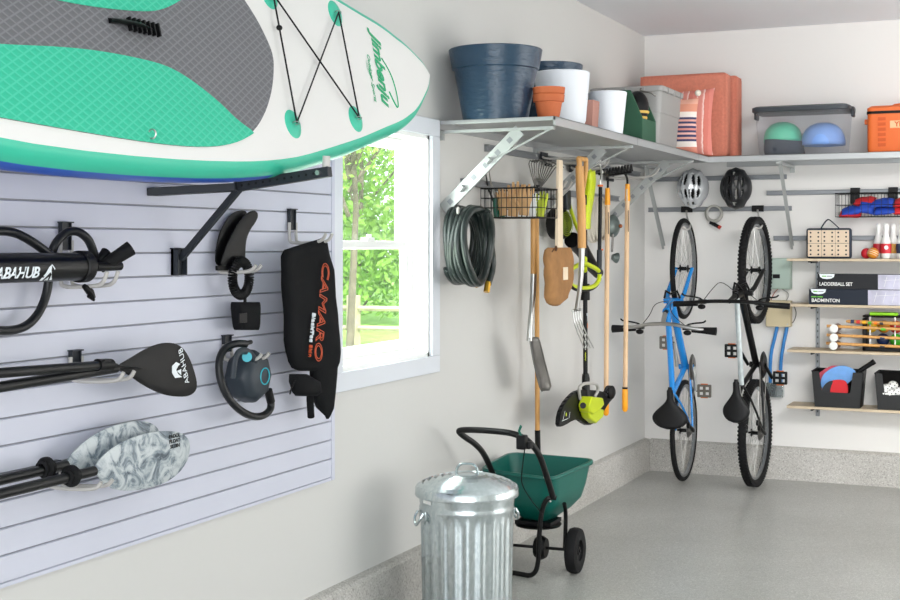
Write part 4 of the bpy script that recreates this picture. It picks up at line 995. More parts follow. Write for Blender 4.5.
n_ = len(lv[0]); mb = MB(); P = sum(lv, []); F = []
for i in range(len(lv)-1):
    for k in range(n_): F.append((i*n_+k, i*n_+(k+1) % n_, (i+1)*n_+(k+1) % n_, (i+1)*n_+k))
F.append(tuple((len(lv)-1)*n_+k for k in range(n_)))
mb.add(P, F); P2 = sum(lv2, []); mb.add(P2, [(k, (k+1) % n_, n_+(k+1) % n_, n_+k) for k in range(n_)])
hop = build('hopper', mb, M_green, sg, smooth=50, solid=.005)
M_dg2 = mat('dark_green_moulding', '0c6352', .5)
mb = MB(); fc = (V((A.x, A.y, .42)).lerp(V((B_.x, B_.y, .42)), .28)); uu = (B_-A); uu.z = 0; uu.normalize()
build('impeller_disc', MB().lathe([(0, -.02), (.06, -.02), (.118, -.01), (.125, 0), (.05, .006), (0, .006)], (cen.x, cen.y-.03, .235), Z, 24).box((cen.x, cen.y-.03, .25), (.20, .17, .02)), M_black, sg)
# frame
T_ = .0125
ht = [V((-2.74, 6.46, .43)), PY(482, 448, 6.30), PY(457, 432, 6.16), PY(462, 429.5, 6.15), PY(490, 430.5, 6.14), PY(520, 434, 6.13), PY(538, 450, 6.20), PY(546, 474, 6.30), PY(553, 497, 6.38)]
ht[0] = PY(493, 474, 6.46)
build('handle', MB().tube(ht, .0155, 12, sm=3), M_blackm, sg)
fr = [PY(556, 498, 6.40), PY(548, 497, 6.38), PY(542, 508, 6.38), PY(539, 535, 6.40), PY(538.5, 565, 6.42), PY(533, 577, 6.42), PY(520, 577.5, 6.44), PY(500, 575, 6.46)]
fr[-1].z = fr[-2].z = fr[-3].z = T_
fr += [fr[-1]+V((-.12, .01, 0)), fr[-1]+V((-.15, .02, .03)), fr[-1]+V((-.15, .04, .2)), V((-2.68, 6.52, .36))]
build('stand_frame', MB().tube(fr, T_, 12, sm=2), M_blackm, sg)
build('rear_strut', MB().tube([V((-2.28, 6.55, .37)), PY(566, 512, 6.6), SR-adir*.055+Z*.01], .011, 10, sm=1), M_blackm, sg)
build('rear_strut', MB().tube([V((-2.66, 6.6, .37)), SLw+adir*.055+Z*.2, SLw+adir*.055], .011, 10, sm=1), M_blackm, sg)
lev = build('control_lever', MB().box(PY(522, 442, 6.10), (.05, .04, .07)).box(PY(527, 445, 6.12), (.05, .05, .035)), M_black, sg, bevel=.006)
build('lever', MB().tube([PY(523, 440, 6.10), PY(519, 431, 6.08), PY(521, 426, 6.07)], .008, 8, flat=.6), M_dg2, lev)
build('control_cable', MB().tube([PY(525, 447, 6.12), PY(522, 470, 6.2), PY(521, 484, 6.35), PY(531, 500, 6.36), PY(543, 515, 6.37)], .0028, 6, sm=2), M_black, sg)
for q in (PY(545, 477, 6.32), PY(551, 501, 6.36)): build('bolt', MB().sph(q-Y*.012, .006, 8), M_steel, sg)

# ================================================================== THINGS ON THE HIGH SHELVES
def pot(name, c, rb, rt, h, m, label, rim=0, rimh=.0, cat='plant pot', foot=0, seg=56):
    pr = [(0, 0), (rb-foot, 0), (rb-foot, .02 if foot else .001)]+([(rb, .045)] if foot else [])
    if rim:
        zr = h-rimh; f = zr/h; r_ = rb+(rt-rim-rb)*f
        pr += [(r_, zr), (r_+rim, zr+.004), (rt, h-.004), (rt-.004, h), (rt-.014, h), (rt-.02, h-.03), (rb-.015, .02), (0, .02)]
    else: pr += [(rt, h-.004), (rt-.004, h), (rt-.012, h), (rt-.016, h-.03), (rb-.015, .02), (0, .02)]
    t = thing(name, c, label, cat, None)
    k = 8 if rim else 5
    build('pot_body', MB().lathe(pr, c, Z, seg), m, t, smooth=35); return t
pot('planter', (-2.555, 6.285, SZ), .165, .238, .362, M_navy, 'large slate blue planter at left end of the high shelf', rim=.010, rimh=.105)
pot('planter', (-2.60, 7.20, SZ), .13, .195, .40, M_navy, 'second slate blue planter mostly hidden behind the white pot', rim=.008, rimh=.09)
pot('plant_pot', (-2.40, 6.86, SZ), .128, .150, .308, M_potw, 'larger white plant pot behind the terracotta pots', foot=.012)
pot('plant_pot', (-2.335, 7.47, SZ), .085, .112, .262, M_potw, 'smaller white plant pot beside the green tool caddy')
t = thing('terracotta_pot', (-2.29, 6.34, SZ), 'lower terracotta pot in front of the white pot', 'plant pot')
build('pot_body', MB().lathe([(0, 0), (.052, 0), (.068, .09), (.077, .093), (.081, .128), (.070, .128), (.05, .02), (0, .02)], (-2.29, 6.34, SZ), Z, 40), M_terra, t, smooth=35)
t = thing('terracotta_pot', (-2.285, 6.33, SZ+.03), 'upper terracotta pot nested inside another, rim showing above', 'plant pot')
build('pot_body', MB().lathe([(0, 0), (.046, 0), (.062, .09), (.079, .103), (.082, .133), (.074, .133), (.05, .02), (0, .02)], (-2.285, 6.33, SZ+.03), Z, 40), M_terra, t, smooth=35)
one('planter_box', MB().add([(-2.42, 7.05, SZ), (-2.295, 7.05, SZ), (-2.295, 7.15, SZ), (-2.42, 7.15, SZ), (-2.425, 7.045, SZ+.175), (-2.285, 7.045, SZ+.175), (-2.285, 7.155, SZ+.175), (-2.425, 7.155, SZ+.175)], [(0, 3, 2, 1), (0, 1, 5, 4), (1, 2, 6, 5), (2, 3, 7, 6), (3, 0, 4, 7)]), mat('rose_brown_clay', 'b28275', .8), 'small rose brown clay box between the two white pots', 'plant pot', bevel=.008, solid=.006)
# green tool caddy
M_tg = mat('forest_green_canvas', '2a5740', .7, bump=.1)
gx0, gx1, gy0, gy1 = -2.52, -2.27, 7.97, 8.27
tb = thing('tool_caddy', ((gx0+gx1)/2, (gy0+gy1)/2, SZ), 'open forest green tool caddy with wooden handle bar', 'tool box')
for y_ in (gy0, gy1): build('end_panel', MB().prism([(gx0, y_, SZ), (gx1, y_, SZ), (gx1, y_, SZ+.16), ((gx0+gx1)/2+.05, y_, SZ+.33), ((gx0+gx1)/2-.05, y_, SZ+.33), (gx0, y_, SZ+.16)], Y, .012), M_tg, tb, bevel=.004)
build('tray', MB().bb((gx0, gy0+.012, SZ), (gx1, gy1, SZ+.01)).bb((gx1-.01, gy0+.012, SZ), (gx1, gy1, SZ+.155)).bb((gx0, gy0+.012, SZ), (gx0+.01, gy1, SZ+.155)), M_tg, tb, bevel=.003)
build('handle_bar', MB().cyl(((gx0+gx1)/2, gy0-.03, SZ+.30), ((gx0+gx1)/2, gy1+.04, SZ+.30), .014), M_wood, tb)
gl = thing('knee_pad', (-2.33, 8.1, SZ+.12), 'black knee pad with tan straps stuffed in tool caddy', 'knee pad')
build('cap', MB().sph((-2.345, 8.12, SZ+.235), (.072, .075, .105), 24), M_black, gl)
M_strap = mat('tan_strap', 'd7b157', .7)
for z_, r_ in ((.195, .074), (.16, .062)): build('strap', MB().lathe([(r_-.004, 0), (r_, .004), (r_+.001, .016), (r_-.003, .018)], (-2.345, 8.12, SZ+z_), Z, 24), M_strap, gl)
# grey tote
M_tote = mat('grey_tote_plastic', '9c9b99', .45)
tt = thing('storage_tote', (-2.485, 8.57, SZ), 'grey plastic storage tote in the shelf corner', 'storage bin')
def boxring(x0, x1, y0, y1, z, r=.04, k=5): return rr4([V((x0, y0, z)), V((x1, y0, z)), V((x1, y1, z)), V((x0, y1, z))], r, k)
def loft(mb, rings, cap0=True, cap1=False):
    n = len(rings[0]); P = sum(rings, []); F = []
    for i in range(len(rings)-1):
        for k in range(n): F.append((i*n+k, i*n+(k+1) % n, (i+1)*n+(k+1) % n, (i+1)*n+k))
    if cap0: F.append(tuple(range(n))[::-1])
    if cap1: F.append(tuple((len(rings)-1)*n+k for k in range(n)))
    return mb.add(P, F)
def inset(x0, x1, y0, y1, d): return x0+d, x1-d, y0+d, y1-d
TB = (-2.71, -2.24, 8.31, 8.84)
mb = MB(); loft(mb, [boxring(*inset(*TB, .03), SZ), boxring(*inset(*TB, .014), SZ+.22), boxring(*inset(*TB, .010), SZ+.222), boxring(*inset(*TB, .004), SZ+.355), boxring(*inset(*TB, -.010), SZ+.357), boxring(*inset(*TB, -.012), SZ+.385), boxring(*inset(*TB, -.004), SZ+.392), boxring(*inset(*TB, .012), SZ+.388), boxring(*inset(*TB, .02), SZ+.30)])
build('tub', mb, M_tote, tt, smooth=40)
mb = MB()
for x_ in (-2.60, -2.475, -2.35): mb.box((x_, 8.298, SZ+.368), (.006, .012, .04))
for y_ in (8.42, 8.58, 8.74): mb.box((-2.228, y_, SZ+.368), (.012, .006, .04))
build('rim_ribs', mb, M_tote, tt)
build('wire_handle', MB().tube([(-2.37, 8.285, SZ+.375), (-2.37, 8.27, SZ+.355), (-2.30, 8.265, SZ+.345), (-2.27, 8.28, SZ+.32)], .006, 8, sm=2), M_dsteel, tt)
# coral cushions
def cushion(name, x0, x1, y0, y1, z0, h, m, label, cat='cushion'):
    t = thing(name, ((x0+x1)/2, (y0+y1)/2, z0), label, cat)
    mb = MB().bb((x0, y0, z0), (x1, y1, z0+h)); build('cover', mb, m, t, bevel=.035, bs=4, smooth=60)
    mb = MB()
    for y_ in (y0+.006, y1-.006): mb.tube([(x0+.012, y_, z0+.012), (x1-.012, y_, z0+.012), (x1-.012, y_, z0+h-.012), (x0+.012, y_, z0+h-.012)], .005, 6, closed=True)
    build('piping', mb, m, t); return t
cushion('seat_cushion', -2.715, -2.075, 9.45, 9.60, SZ, .605, M_coral, 'coral seat cushion standing in front against the wall corner')
cushion('seat_cushion', -2.71, -2.035, 9.625, 9.79, SZ, .60, M_coral, 'coral seat cushion directly behind the other coral cushion')
# pillows
M_pink = stripes('pink_stripe_weave', [(0, 'd98478'), (.25, 'efc6bd'), (.33, 'd98b80'), (.6, 'e3a397'), (.66, 'f2d6cf'), (.72, 'd27a6c')], 9, 'X', distort=.12)
M_p2 = stripes('banded_weave', [(0, 'dd8f7b'), (.12, 'efe4dc'), (.22, '3d3f66'), (.26, 'e0a79a'), (.30, '3d3f66'), (.34, 'e6b4aa'), (.38, '3d3f66'), (.42, 'd99086'), (.46, '3d3f66'), (.50, 'e6b4aa'), (.54, '3d3f66'), (.58, 'e0a79a'), (.62, '3d3f66'), (.66, 'efe4dc'), (.76, 'e39a80'), (.90, 'eab09a')], 1/.38, 'Z', distort=.0)
def pillow(x0, x1, y, z0, h, th, m, label, lean=.0, pom=None):
    t = thing('throw_pillow', ((x0+x1)/2, y, z0), label, 'pillow'); N = 18; P = []; F = []
    for side in (-1, 1):
        for i in range(N+1):
            for j in range(N+1):
                a = 2*i/N-1; b = 2*j/N-1; e = (max(0, 1-a**2)*max(0, 1-b**2))**.45
                px_ = a*(1-.07*(1-b*b)); pz = b*(1-.07*(1-a*a))
                P.append(V(((x0+x1)/2+px_*(x1-x0)/2, y+side*th/2*e+lean*(b+1)*.5, z0+h/2+pz*h/2)))
    M_ = (N+1)**2
    for s_ in (0, 1):
        for i in range(N):
            for j in range(N):
                q = (i*(N+1)+j, (i+1)*(N+1)+j, (i+1)*(N+1)+j+1, i*(N+1)+j+1); F.append([s_*M_+k for k in (q if s_ else q[::-1])])
    build('cover', MB().add(P, F), m, t, smooth=80)
    if pom: build('pompom', MB().sph(pom, .022, 14), mat('cream_wool', 'efe6d6', .95, bump=.5, bscale=150), t)
    return t
pillow(-2.63, -2.135, 9.27, SZ+.004, .475, .15, M_pink, 'pink striped throw pillow leaning on the coral cushion', lean=.06)
pillow(-2.62, -2.195, 9.08, SZ+.004, .385, .12, M_p2, 'small throw pillow with navy woven bands and cream pompom', lean=.03, pom=PY(698, 93, 9.05))
# clear bin
bx = (-1.885, -1.250, 9.42, 9.80); cb = thing('clear_bin', ((bx[0]+bx[1])/2, 9.61, SZ), 'clear plastic storage bin with dark grey lid on shelf', 'storage bin')
mb = MB(); loft(mb, [boxring(*inset(*bx, .035), SZ+.002, .05), boxring(*inset(*bx, .028), SZ+.02, .05), boxring(*inset(*bx, .006), SZ+.31, .05)])
build('tub', mb, M_clear, cb, smooth=40)
M_lidg = mat('dark_grey_lid', '2f353b', .45)
mb = MB(); loft(mb, [boxring(*inset(*bx, .0), SZ+.305, .05), boxring(*inset(*bx, -.014), SZ+.307, .06), boxring(*inset(*bx, -.014), SZ+.335, .06), boxring(*inset(*bx, .01), SZ+.345, .05), boxring(*inset(*bx, .03), SZ+.342, .05)], True, True)
build('bin_lid', mb, M_lidg, cb, smooth=40)
for x_ in (bx[0]-.012, bx[1]+.016): build('latch', MB().box((x_, 9.61, SZ+.30), (.02, .09, .07)), M_lidg, cb, bevel=.006)
def skate_helmet(c, r, m, label, s=1):
    t = thing('skate_helmet', (c[0], c[1], c[2]), label, 'helmet')
    prf = [(r*1.0, 0), (r*1.0, r*.2), (r*.96, r*.45), (r*.84, r*.72), (r*.62, r*.93), (r*.32, r*1.05), (0, r*1.08)]
    sh_ = build('shell', MB().lathe(prf, c, Z, 40), m, t, smooth=70, solid=.006)
    mb = MB()
    for a, e in ((-1.9, .65), (-1.45, .75), (-1.15, .45), (-.75, .7), (-2.3, .5), (-1.6, 1.1), (-1.1, 1.05)):
        p = V(c)+V((math.cos(a)*math.cos(e), math.sin(a)*math.cos(e), math.sin(e)*1.07))*r*.995; mb.sph(p, (.017, .006, .010), 10, u=V((-math.sin(a), math.cos(a), 0)), v=V((math.cos(a)*math.cos(e), math.sin(a)*math.cos(e), math.sin(e))))
    build('vents', mb, M_dark, sh_); return t
skate_helmet((-1.43, 9.58, SZ+.07), .146, mat('pale_blue_shell', '7fa6e6', .4), 'pale blue skate helmet inside the clear bin')
skate_helmet((-1.715, 9.62, SZ+.105), .13, mat('mint_shell', '5fd0a8', .4), 'mint green skate helmet inside the clear bin, left one')
mb = MB().blob([((-1.83, 9.56, SZ+.01), (-1.55, 9.56, SZ+.01), .10), ((-1.835, 9.56, SZ+.05), (-1.56, 9.56, SZ+.05), .11), ((-1.83, 9.56, SZ+.12), (-1.56, 9.56, SZ+.10), .10), ((-1.78, 9.56, SZ+.125), (-1.66, 9.56, SZ+.11), .06)], Y, 24, .8, wr=.02, ws=14)
one('knee_pads', mb, mat('navy_black_fabric', '2b3442', .8), 'dark protective pads heaped at bottom of the clear bin', 'pads')
# cooler
cl0 = (-1.118, -.62, 9.40, 9.78); co = thing('cooler', (-.87, 9.6, SZ), 'orange soft cooler box with black zip line at right end', 'cooler')
mb = MB(); loft(mb, [boxring(*inset(*cl0, .008), SZ, .04), boxring(*inset(*cl0, 0), SZ+.02, .04), boxring(*inset(*cl0, 0), SZ+.262, .04)], True, True); cbod = build('body', mb, M_orange, co, smooth=40)
mb = MB(); loft(mb, [boxring(*inset(*cl0, 0), SZ+.276, .04), boxring(*inset(*cl0, -.002), SZ+.30, .04), boxring(*inset(*cl0, .02), SZ+.315, .04)], True, True); build('cooler_lid', mb, M_orange, co, smooth=40)
mb = MB(); loft(mb, [boxring(*inset(*cl0, -.004), SZ+.260, .04), boxring(*inset(*cl0, -.004), SZ+.278, .04)], True, True); build('zip', mb, M_black, co, smooth=40)
build('carry_handle', MB().tube([(-.98, 9.59, SZ+.31), (-.95, 9.59, SZ+.335), (-.79, 9.59, SZ+.335), (-.76, 9.59, SZ+.31)], .012, 10, sm=1), M_orange, co)
build('side_lug', MB().box((-1.127, 9.5, SZ+.215), (.03, .05, .035)), M_orange, co, bevel=.006)
mb = MB()
for k in range(6): mb.box((-1.02, 9.397, SZ+.05+k*.035), (.05, .006, .022))
build('webbing_loops', mb, mat('orange_webbing', 'c9551f', .7), cbod, bevel=.002)
bd = build('badge', MB().box((-.893, 9.398, SZ+.185), (.15, .006, .05)), mat('pale_orange_badge', 'f3b98a', .5), co, bevel=.002)
build('lettering', lettering(MB(), 'YETI', .046, (-.893, 9.3945, SZ+.185), X, Z, bold=.03), mat('orange_webbing', 'c9551f'), bd, smooth=0)

# ================================================================== BICYCLES
def bicycle(label, O, wr, tw, tyre_r, frame_m, front_m, G, flip=1, knob=False):
    """O: rear axle point; a runs up the wall, b runs out from the wall, c to the right"""
    O = V(O); t = thing('bicycle', (O.x, O.y, 0), label, 'bicycle')
    W = lambda a, b, c=0.0: O+Z*a-Y*b+X*c
    def wheel(a, dish):
        c = W(a, 0); rm = wr-tyre_r*2
        rim_ = build('wheel', MB().lathe([(rm-.012, -.011), (rm+.006, -.012), (rm+.010, 0), (rm+.006, .012), (rm-.012, .011), (rm-.012, -.011)], c, X, 64), M_rimg, t)
        mb = MB(); mb.ring(c, X, wr-tyre_r, tyre_r, 72, 12)
        if knob:
            for k in range(84):
                an = 2*PI*k/84; rd = Y*math.cos(an)+Z*math.sin(an)
                for cc_, o_ in ((-.6, 0), (.6, .5)):
                    an2 = an+o_*2*PI/84; rd = Y*math.cos(an2)+Z*math.sin(an2)
                    mb.box(c+rd*(wr-tyre_r*.28)+X*cc_*tyre_r, (tyre_r*.7, .014, .012), u=X, v=rd.cross(X))
        build('tyre', mb, M_rub, rim_)
        mb = MB()
        for k in range(32):
            an = 2*PI*k/32; sgn = 1 if k % 2 else -1; a2 = an+(.35 if k % 4 < 2 else -.35)
            mb.tube([c+(Y*math.cos(an)+Z*math.sin(an))*(rm-.008), c+(Y*math.cos(a2)+Z*math.sin(a2))*.025+X*sgn*.028], .0013, 4)
        build('spokes', mb, M_steel, rim_)
        build('hub', MB().lathe([(.0, -.05), (.008, -.05), (.008, -.034), (.028, -.030), (.028, -.026), (.014, -.02), (.014, .02), (.028, .026), (.028, .030), (.008, .034), (.008, .05), (0, .05)], c, X, 20), M_blackm, rim_)
    wheel(0, 0); wheel(G['fa'], 0)
    bb = W(*G['bb']); sc = W(*G['sc']); ht = W(*G['ht']); hb = W(*G['hb']); fa = G['fa']
    fr_ = G['tube']
    build('top_tube', MB().tube([sc.lerp(ht, .02), ht.lerp(hb, .15)], fr_*.85, 14), G.get('tt_m', frame_m), t)
    build('down_tube', MB().tube([bb, hb], fr_*1.1, 14), frame_m, t)
    build('seat_tube', MB().tube([bb, sc, sc+(sc-bb).normalized()*.03], fr_*.8, 14), frame_m, t)
    build('head_tube', MB().tube([ht+(ht-hb).normalized()*.02, hb-(ht-hb).normalized()*.02], fr_*1.15, 14), frame_m, t)
    for s_ in (-1, 1):
        build('chain_stay', MB().tube([bb+X*s_*.025, bb.lerp(W(0, 0), .35)+X*s_*.045, W(0, 0, s_*.062)], .010, 10, r1=.008, sm=1), frame_m, t)
        build('seat_stay', MB().tube([sc+X*s_*.012, sc.lerp(W(0, 0), .35)+X*s_*.045, W(0, 0, s_*.062)], .009, 10, r1=.007, sm=1), frame_m, t)
    cr = hb+(hb-ht).normalized()*.05
    for s_ in (-1, 1):
        build('fork_leg', MB().tube([cr+X*s_*.02, cr+X*s_*.060+(W(fa, 0)-cr)*.12, W(fa, 0, s_*.058)+(cr-W(fa, 0))*.4, W(fa, 0, s_*.058)], G['fork'], 12, r1=G['fork']*.8, sm=1), front_m, t)
    build('fork_crown', MB().box(cr, (.14, .035, .035), u=X, v=(ht-hb)), front_m, t, bevel=.006)
    build('steerer', MB().tube([hb, ht+(ht-hb).normalized()*.06], .016, 12), M_blackm, t)
    H = W(*G['bar']); hw = G['bw']/2
    build('stem', MB().tube([ht+(ht-hb).normalized()*.05, H], .016, 12), G['stem_m'], t)
    rise = G['rise']
    bar = build('handlebar', MB().tube([H+X*(-hw)-Z*.02-Y*(-.03)+V((0, 0, -rise*.2)), H-X*hw*.5+V((0, 0, rise*-.2)), H-X*.09, H+X*.09, H+X*hw*.5+V((0, 0, -rise*.2)), H+X*hw-Z*.02+Y*.03+V((0, 0, -rise*.2))], .0125, 12, sm=2), G['bar_m'], t)
    for s_ in (-1, 1):
        e = H+X*s_*hw-Z*.02+Y*.03+V((0, 0, -rise*.2)); i_ = H+X*s_*(hw-.155)-Z*.012+Y*.022+V((0, 0, -rise*.2))
        build('grip', MB().tube([i_, i_.lerp(e, .5)-Z*.0, e+X*s_*.01], [.019, .022, .028] if G['flare'] else [.019, .019, .020], 14), M_rub, bar)
        mb = MB().tube([i_-X*s_*.03, i_-X*s_*.04+Z*.03-Y*.01, i_+X*s_*.02+Z*.045-Y*.02, i_+X*s_*.085+Z*.05-Y*.02, i_+X*s_*.10+Z*.065-Y*.02], .006, 8, sm=2)
        mb.box(i_-X*s_*.035+Z*.012, (.05, .035, .03)); build('brake_lever', mb, M_blackm, bar, bevel=.002)
        build('shifter', MB().sph(i_-X*s_*.03-Z*.022, (.028, .02, .018), 14), M_black, bar)
        build('brake_cable', MB().tube([i_-X*s_*.05+Z*.03, i_-X*s_*.12+Z*.10-Y*.06, H+X*s_*.05+Z*.14-Y*.02, cr+X*s_*.03-Y*.05], .0026, 6, sm=2), M_black, t)
    # brakes
    build('front_brake', MB().tube([cr+X*.055-Y*.04+Z*.02, cr+X*.04-Y*.06+Z*.07, cr+Z*.05-Y*.08], .008, 8).tube([cr-X*.055-Y*.04+Z*.02, cr-X*.04-Y*.06+Z*.07, cr+Z*.05-Y*.08], .008, 8), M_blackm, t)
    # saddle
    S = W(*G['sad']); tip = S+Z*.145; mb = MB()
    build('seat_post', MB().tube([sc, S+Y*.04], .0135, 12), M_steel if G['post'] else M_blackm, t)
    rows = []
    for q in range(25):
        u_ = q/24; a_ = .145-.29*u_
        q_ = min(1, max(0, (u_-.25)/.48)); hw_ = .021+(G['sw']-.021)*q_*q_*(3-2*q_)
        if u_ > .74: hw_ *= math.sqrt(max(0.03, 1-((u_-.74)/.265)**2))
        if u_ < .06: hw_ *= .6
        th = .020+.012*u_; off_ = -.01+.02*abs(u_-.5)
        rows.append((S+Z*a_-X*hw_-Y*off_, S+Z*a_+X*hw_-Y*off_, th*(.5 if q in (0, 24) else 1)))
    sd_ = build('saddle', MB().blob(rows, Y, 24, .85), M_blacks, t, smooth=70)
    build('saddle_rails', MB().tube([S+Z*.10+Y*.02, S+Z*.05+Y*.045, S-Z*.05+Y*.045, S-Z*.10+Y*.02], .004, 6).tube([S+Z*.10+Y*.02+X*.02, S+Z*.05+Y*.045+X*.02, S-Z*.05+Y*.045+X*.025, S-Z*.10+Y*.02+X*.03], .004, 6), M_steel, sd_)
    # drivetrain
    ch = build('chainring', MB().lathe([(.045, .048), (.092, .048), (.095, .050), (.092, .052), (.075, .054), (.045, .054), (.045, .048)], bb, X, 40).lathe([(.03, .058), (.07, .058), (.072, .061), (.03, .061)], bb, X, 30), M_dsteel if G['post'] else M_blackm, t)
    build('bottom_bracket', MB().cyl(bb-X*.045, bb+X*.06, .020), frame_m, t)
    ca = G['crank']; cv = Z*math.cos(ca)+Y*math.sin(ca)
    for s_ in (1, -1):
        e = bb+X*s_*.075+cv*s_*.172; b0 = bb+X*s_*.06
        crk = build('crank_arm', MB().tube([b0, e], .011, 10, flat=1.3), M_steel if G['post'] else M_blackm, t)
        pc = e+X*s_*.06; mb = MB()
        mb.box(pc-Z*.038, (.095, .02, .016)).box(pc+Z*.038, (.095, .02, .016)).box(pc-X*.042, (.016, .02, .085)).box(pc+X*.042, (.016, .02, .085)).box(pc, (.018, .02, .085)).cyl(e, pc+X*s_*.04, .009)
        pd = build('pedal', mb, M_pedal if G['post'] else M_blackm, t, bevel=.002)
        for y_ in (-.0485, .0485): build('reflector', MB().box(pc+Z*y_, (.05, .016, .006)), mat('amber_reflector', 'd2691e', .3), pd)
    mb = MB()
    for k in range(6): mb.lathe([(.02, .0), (.052-.005*k, .0), (.052-.005*k, .0025), (.02, .0025)], W(0, 0, .030+k*.0042), X, 26)
    build('cassette', mb, M_dsteel, t)
    mb = MB(); R1, R2 = .090, .045; dz = (bb-W(0, 0)); 
    side = Y
    for s_ in (-1, 1):
        mb.tube([bb+X*.050+side*s_*R1, W(0, 0, .045)+side*s_*R2], .004, 5)
    build('chain', mb, M_dsteel, t)
    d0 = W(-.02, -.03, .062)
    mb = MB().tube([W(0, 0, .065), d0, W(-.05, -.11, .055) if G['post'] else W(-.03, .08, .06)], .011, 8); q = W(-.05, -.11, .055) if G['post'] else W(-.03, .08, .06)
    mb = MB().tube([W(0, 0, .068), W(.02, .045, .072), W(.05, .10, .058), W(.09, .13, .052)], .012, 8, sm=1); mb.cyl(W(.05, .10, .045), W(.05, .10, .065), .022, seg=14).cyl(W(.09, .14, .045), W(.09, .14, .06), .020, seg=14)
    build('rear_derailleur', mb, M_blackm, t)
    return t, W
M_rimg = mat('grey_alloy_rim', '8d9093', .3, .8)
M_blacks = mat('black_saddle_vinyl', '0c0c0e', .5, spec=.3)
M_pedal = mat('grey_resin_pedal', '6d675e', .5)
M_silverp = mat('silver_frame_paint', 'c3ccce', .3, .4, var=.12, vscale=30)
BX = B(684, 430, .43).x
G1 = dict(bb=(.455, -.04), sc=(.30, .34), ht=(.885, .50), hb=(.93, .36), fa=1.165, tube=.024, fork=.017, bar=(.80, .62), bw=.70, rise=.12, bar_m=M_steel, stem_m=M_steel, flare=True, sad=(.205, .42), sw=.125, post=True, crank=PI*.97)
b1, W1 = bicycle('blue framed bicycle hung vertically by its front wheel near the corner', (BX, YB-.43, .372), .364, .03, .019, M_bikeblue, M_bikeblue, G1)
MX = B(756, 430, .43).x
G2 = dict(bb=(.48, -.02), sc=(.36, .36), ht=(.98, .50), hb=(.99, .38), fa=1.145, tube=.021, fork=.018, bar=(.95, .66), bw=.76, rise=.03, bar_m=M_blackm, stem_m=M_blackm, flare=False, sad=(.275, .50), sw=.092, post=False, crank=PI*.70, tt_m=M_silverp)
b2, W2 = bicycle('black and silver mountain bicycle with knobby tyres hung vertically', (MX, YB-.45, .385), .378, .05, .028, M_blackm, M_blackm, G2, knob=True)
def bike_hook(x, z, ytop, wx, label):
    t = thing('bicycle_hook', (x, YB-.03, z), label, 'hook')
    build('mount', MB().box((x, YB-.038, z), (.085, .022, .045)), M_black, t, bevel=.003)
    build('prong', MB().tube([(x, YB-.045, z-.01), (x+.02, YB-.12, z-.06), (wx+.035, YB-.36, ytop-.06), (wx+.02, YB-.41, ytop-.085), (wx-.01, YB-.44, ytop-.07), (wx-.02, YB-.47, ytop-.05)], .0065, 10, sm=2), M_prong, t)
b2.rotation_euler.z = math.radians(-3.5); b1.rotation_euler.z = math.radians(.8)
bike_hook(B(687, 209, .03).x, 1.975, 1.90, BX, 'black hook with grey prong holding the blue bicycle wheel')
bike_hook(B(758, 208, .03).x, 1.975, 1.905, MX, 'black hook with grey prong holding the knobby bicycle wheel')

# helmets
def bike_helmet(c, rx, rz, m, label, vents, inner):
    t = thing('bicycle_helmet', c, label, 'helmet'); c = V(c); N, K = 34, 44; P = []; F = []
    ry = .13
    for i in range(N+1):
        th = PI*(i/N)*.54
        for k in range(K):
            a = 2*PI*k/K; x = math.sin(th)*math.cos(a); z = math.sin(th)*math.sin(a); y = math.cos(th)
            sc = 1-.13*max(0, -z)**2*abs(x)-.03
            rdg = 1+.03*math.cos(x*13)
            P.append(c+V((x*rx*sc*rdg, -y*ry*rdg, z*rz*(1+.06*(z < 0)*abs(z))*rdg)))
    def hole(x, z):
        for (vx, vz, vw, vh, tl) in vents:
            for s_ in (-1, 1):
                dx = (x-s_*vx-tl*s_*(z-vz)); dz_ = z-vz
                if (dx/vw)**2+(dz_/vh)**2 < 1: return True
        return False
    for i in range(N):
        for k in range(K):
            th = PI*((i+.5)/N)*.54; a = 2*PI*(k+.5)/K; x = math.sin(th)*math.cos(a); z = math.sin(th)*math.sin(a)
            if hole(x, z) and th < PI*.47: continue
            F.append((i*K+k, i*K+(k+1) % K, (i+1)*K+(k+1) % K, (i+1)*K+k))
    o = build('shell', MB().add(P, F), m, t, smooth=60); md = o.modifiers.new('s', 'SOLIDIFY'); md.thickness = .014; md.offset = -1
    if inner:
        build('liner', MB().sph(c+Y*.02, (rx*.86, ry*.86, rz*.86), 24), M_black, t)
    else:
        mb = MB()
        for s_ in (-.3, .3): mb.tube([c+V((s_*rx, 0, rz*.8)), c+V((s_*rx, -ry*.7, rz*.3)), c+V((s_*rx, -ry*.7, -rz*.4)), c+V((s_*rx*.7, 0, -rz*.9))], .009, 8, sm=2)
        build('liner', mb, M_black, t)
    mb = MB(); mb.tube([c+V((-rx*.7, .03, -rz*.3)), c+V((-rx*.3, .05, -rz*.6)), c+V((0, .07, -rz*.7)), c+V((rx*.4, .05, -rz*.6)), c+V((rx*.7, .03, -rz*.3))], .006, 6, sm=2); build('chin_strap', mb, M_black, t)
    return t
v1 = [(.24, -.35, .10, .27, .12), (.56, -.30, .10, .24, .2), (.26, .45, .10, .33, -.18), (.60, .35, .11, .28, -.1), (.14, -.82, .07, .10, 0), (.0, -.30, .08, .24, 0)]
bike_helmet(B(693, 188, .14), .118, .142, mat('silver_shell', 'cfd2d5', .25, .4), 'silver bicycle helmet hanging on the wall rail', v1, True)
v2 = [(.25, .35, .10, .28, .05), (.25, -.32, .10, .30, .1), (.60, .28, .08, .25, -.1), (.58, -.32, .07, .22, .15), (.06, .72, .08, .12, 0), (.1, -.78, .07, .12, 0)]
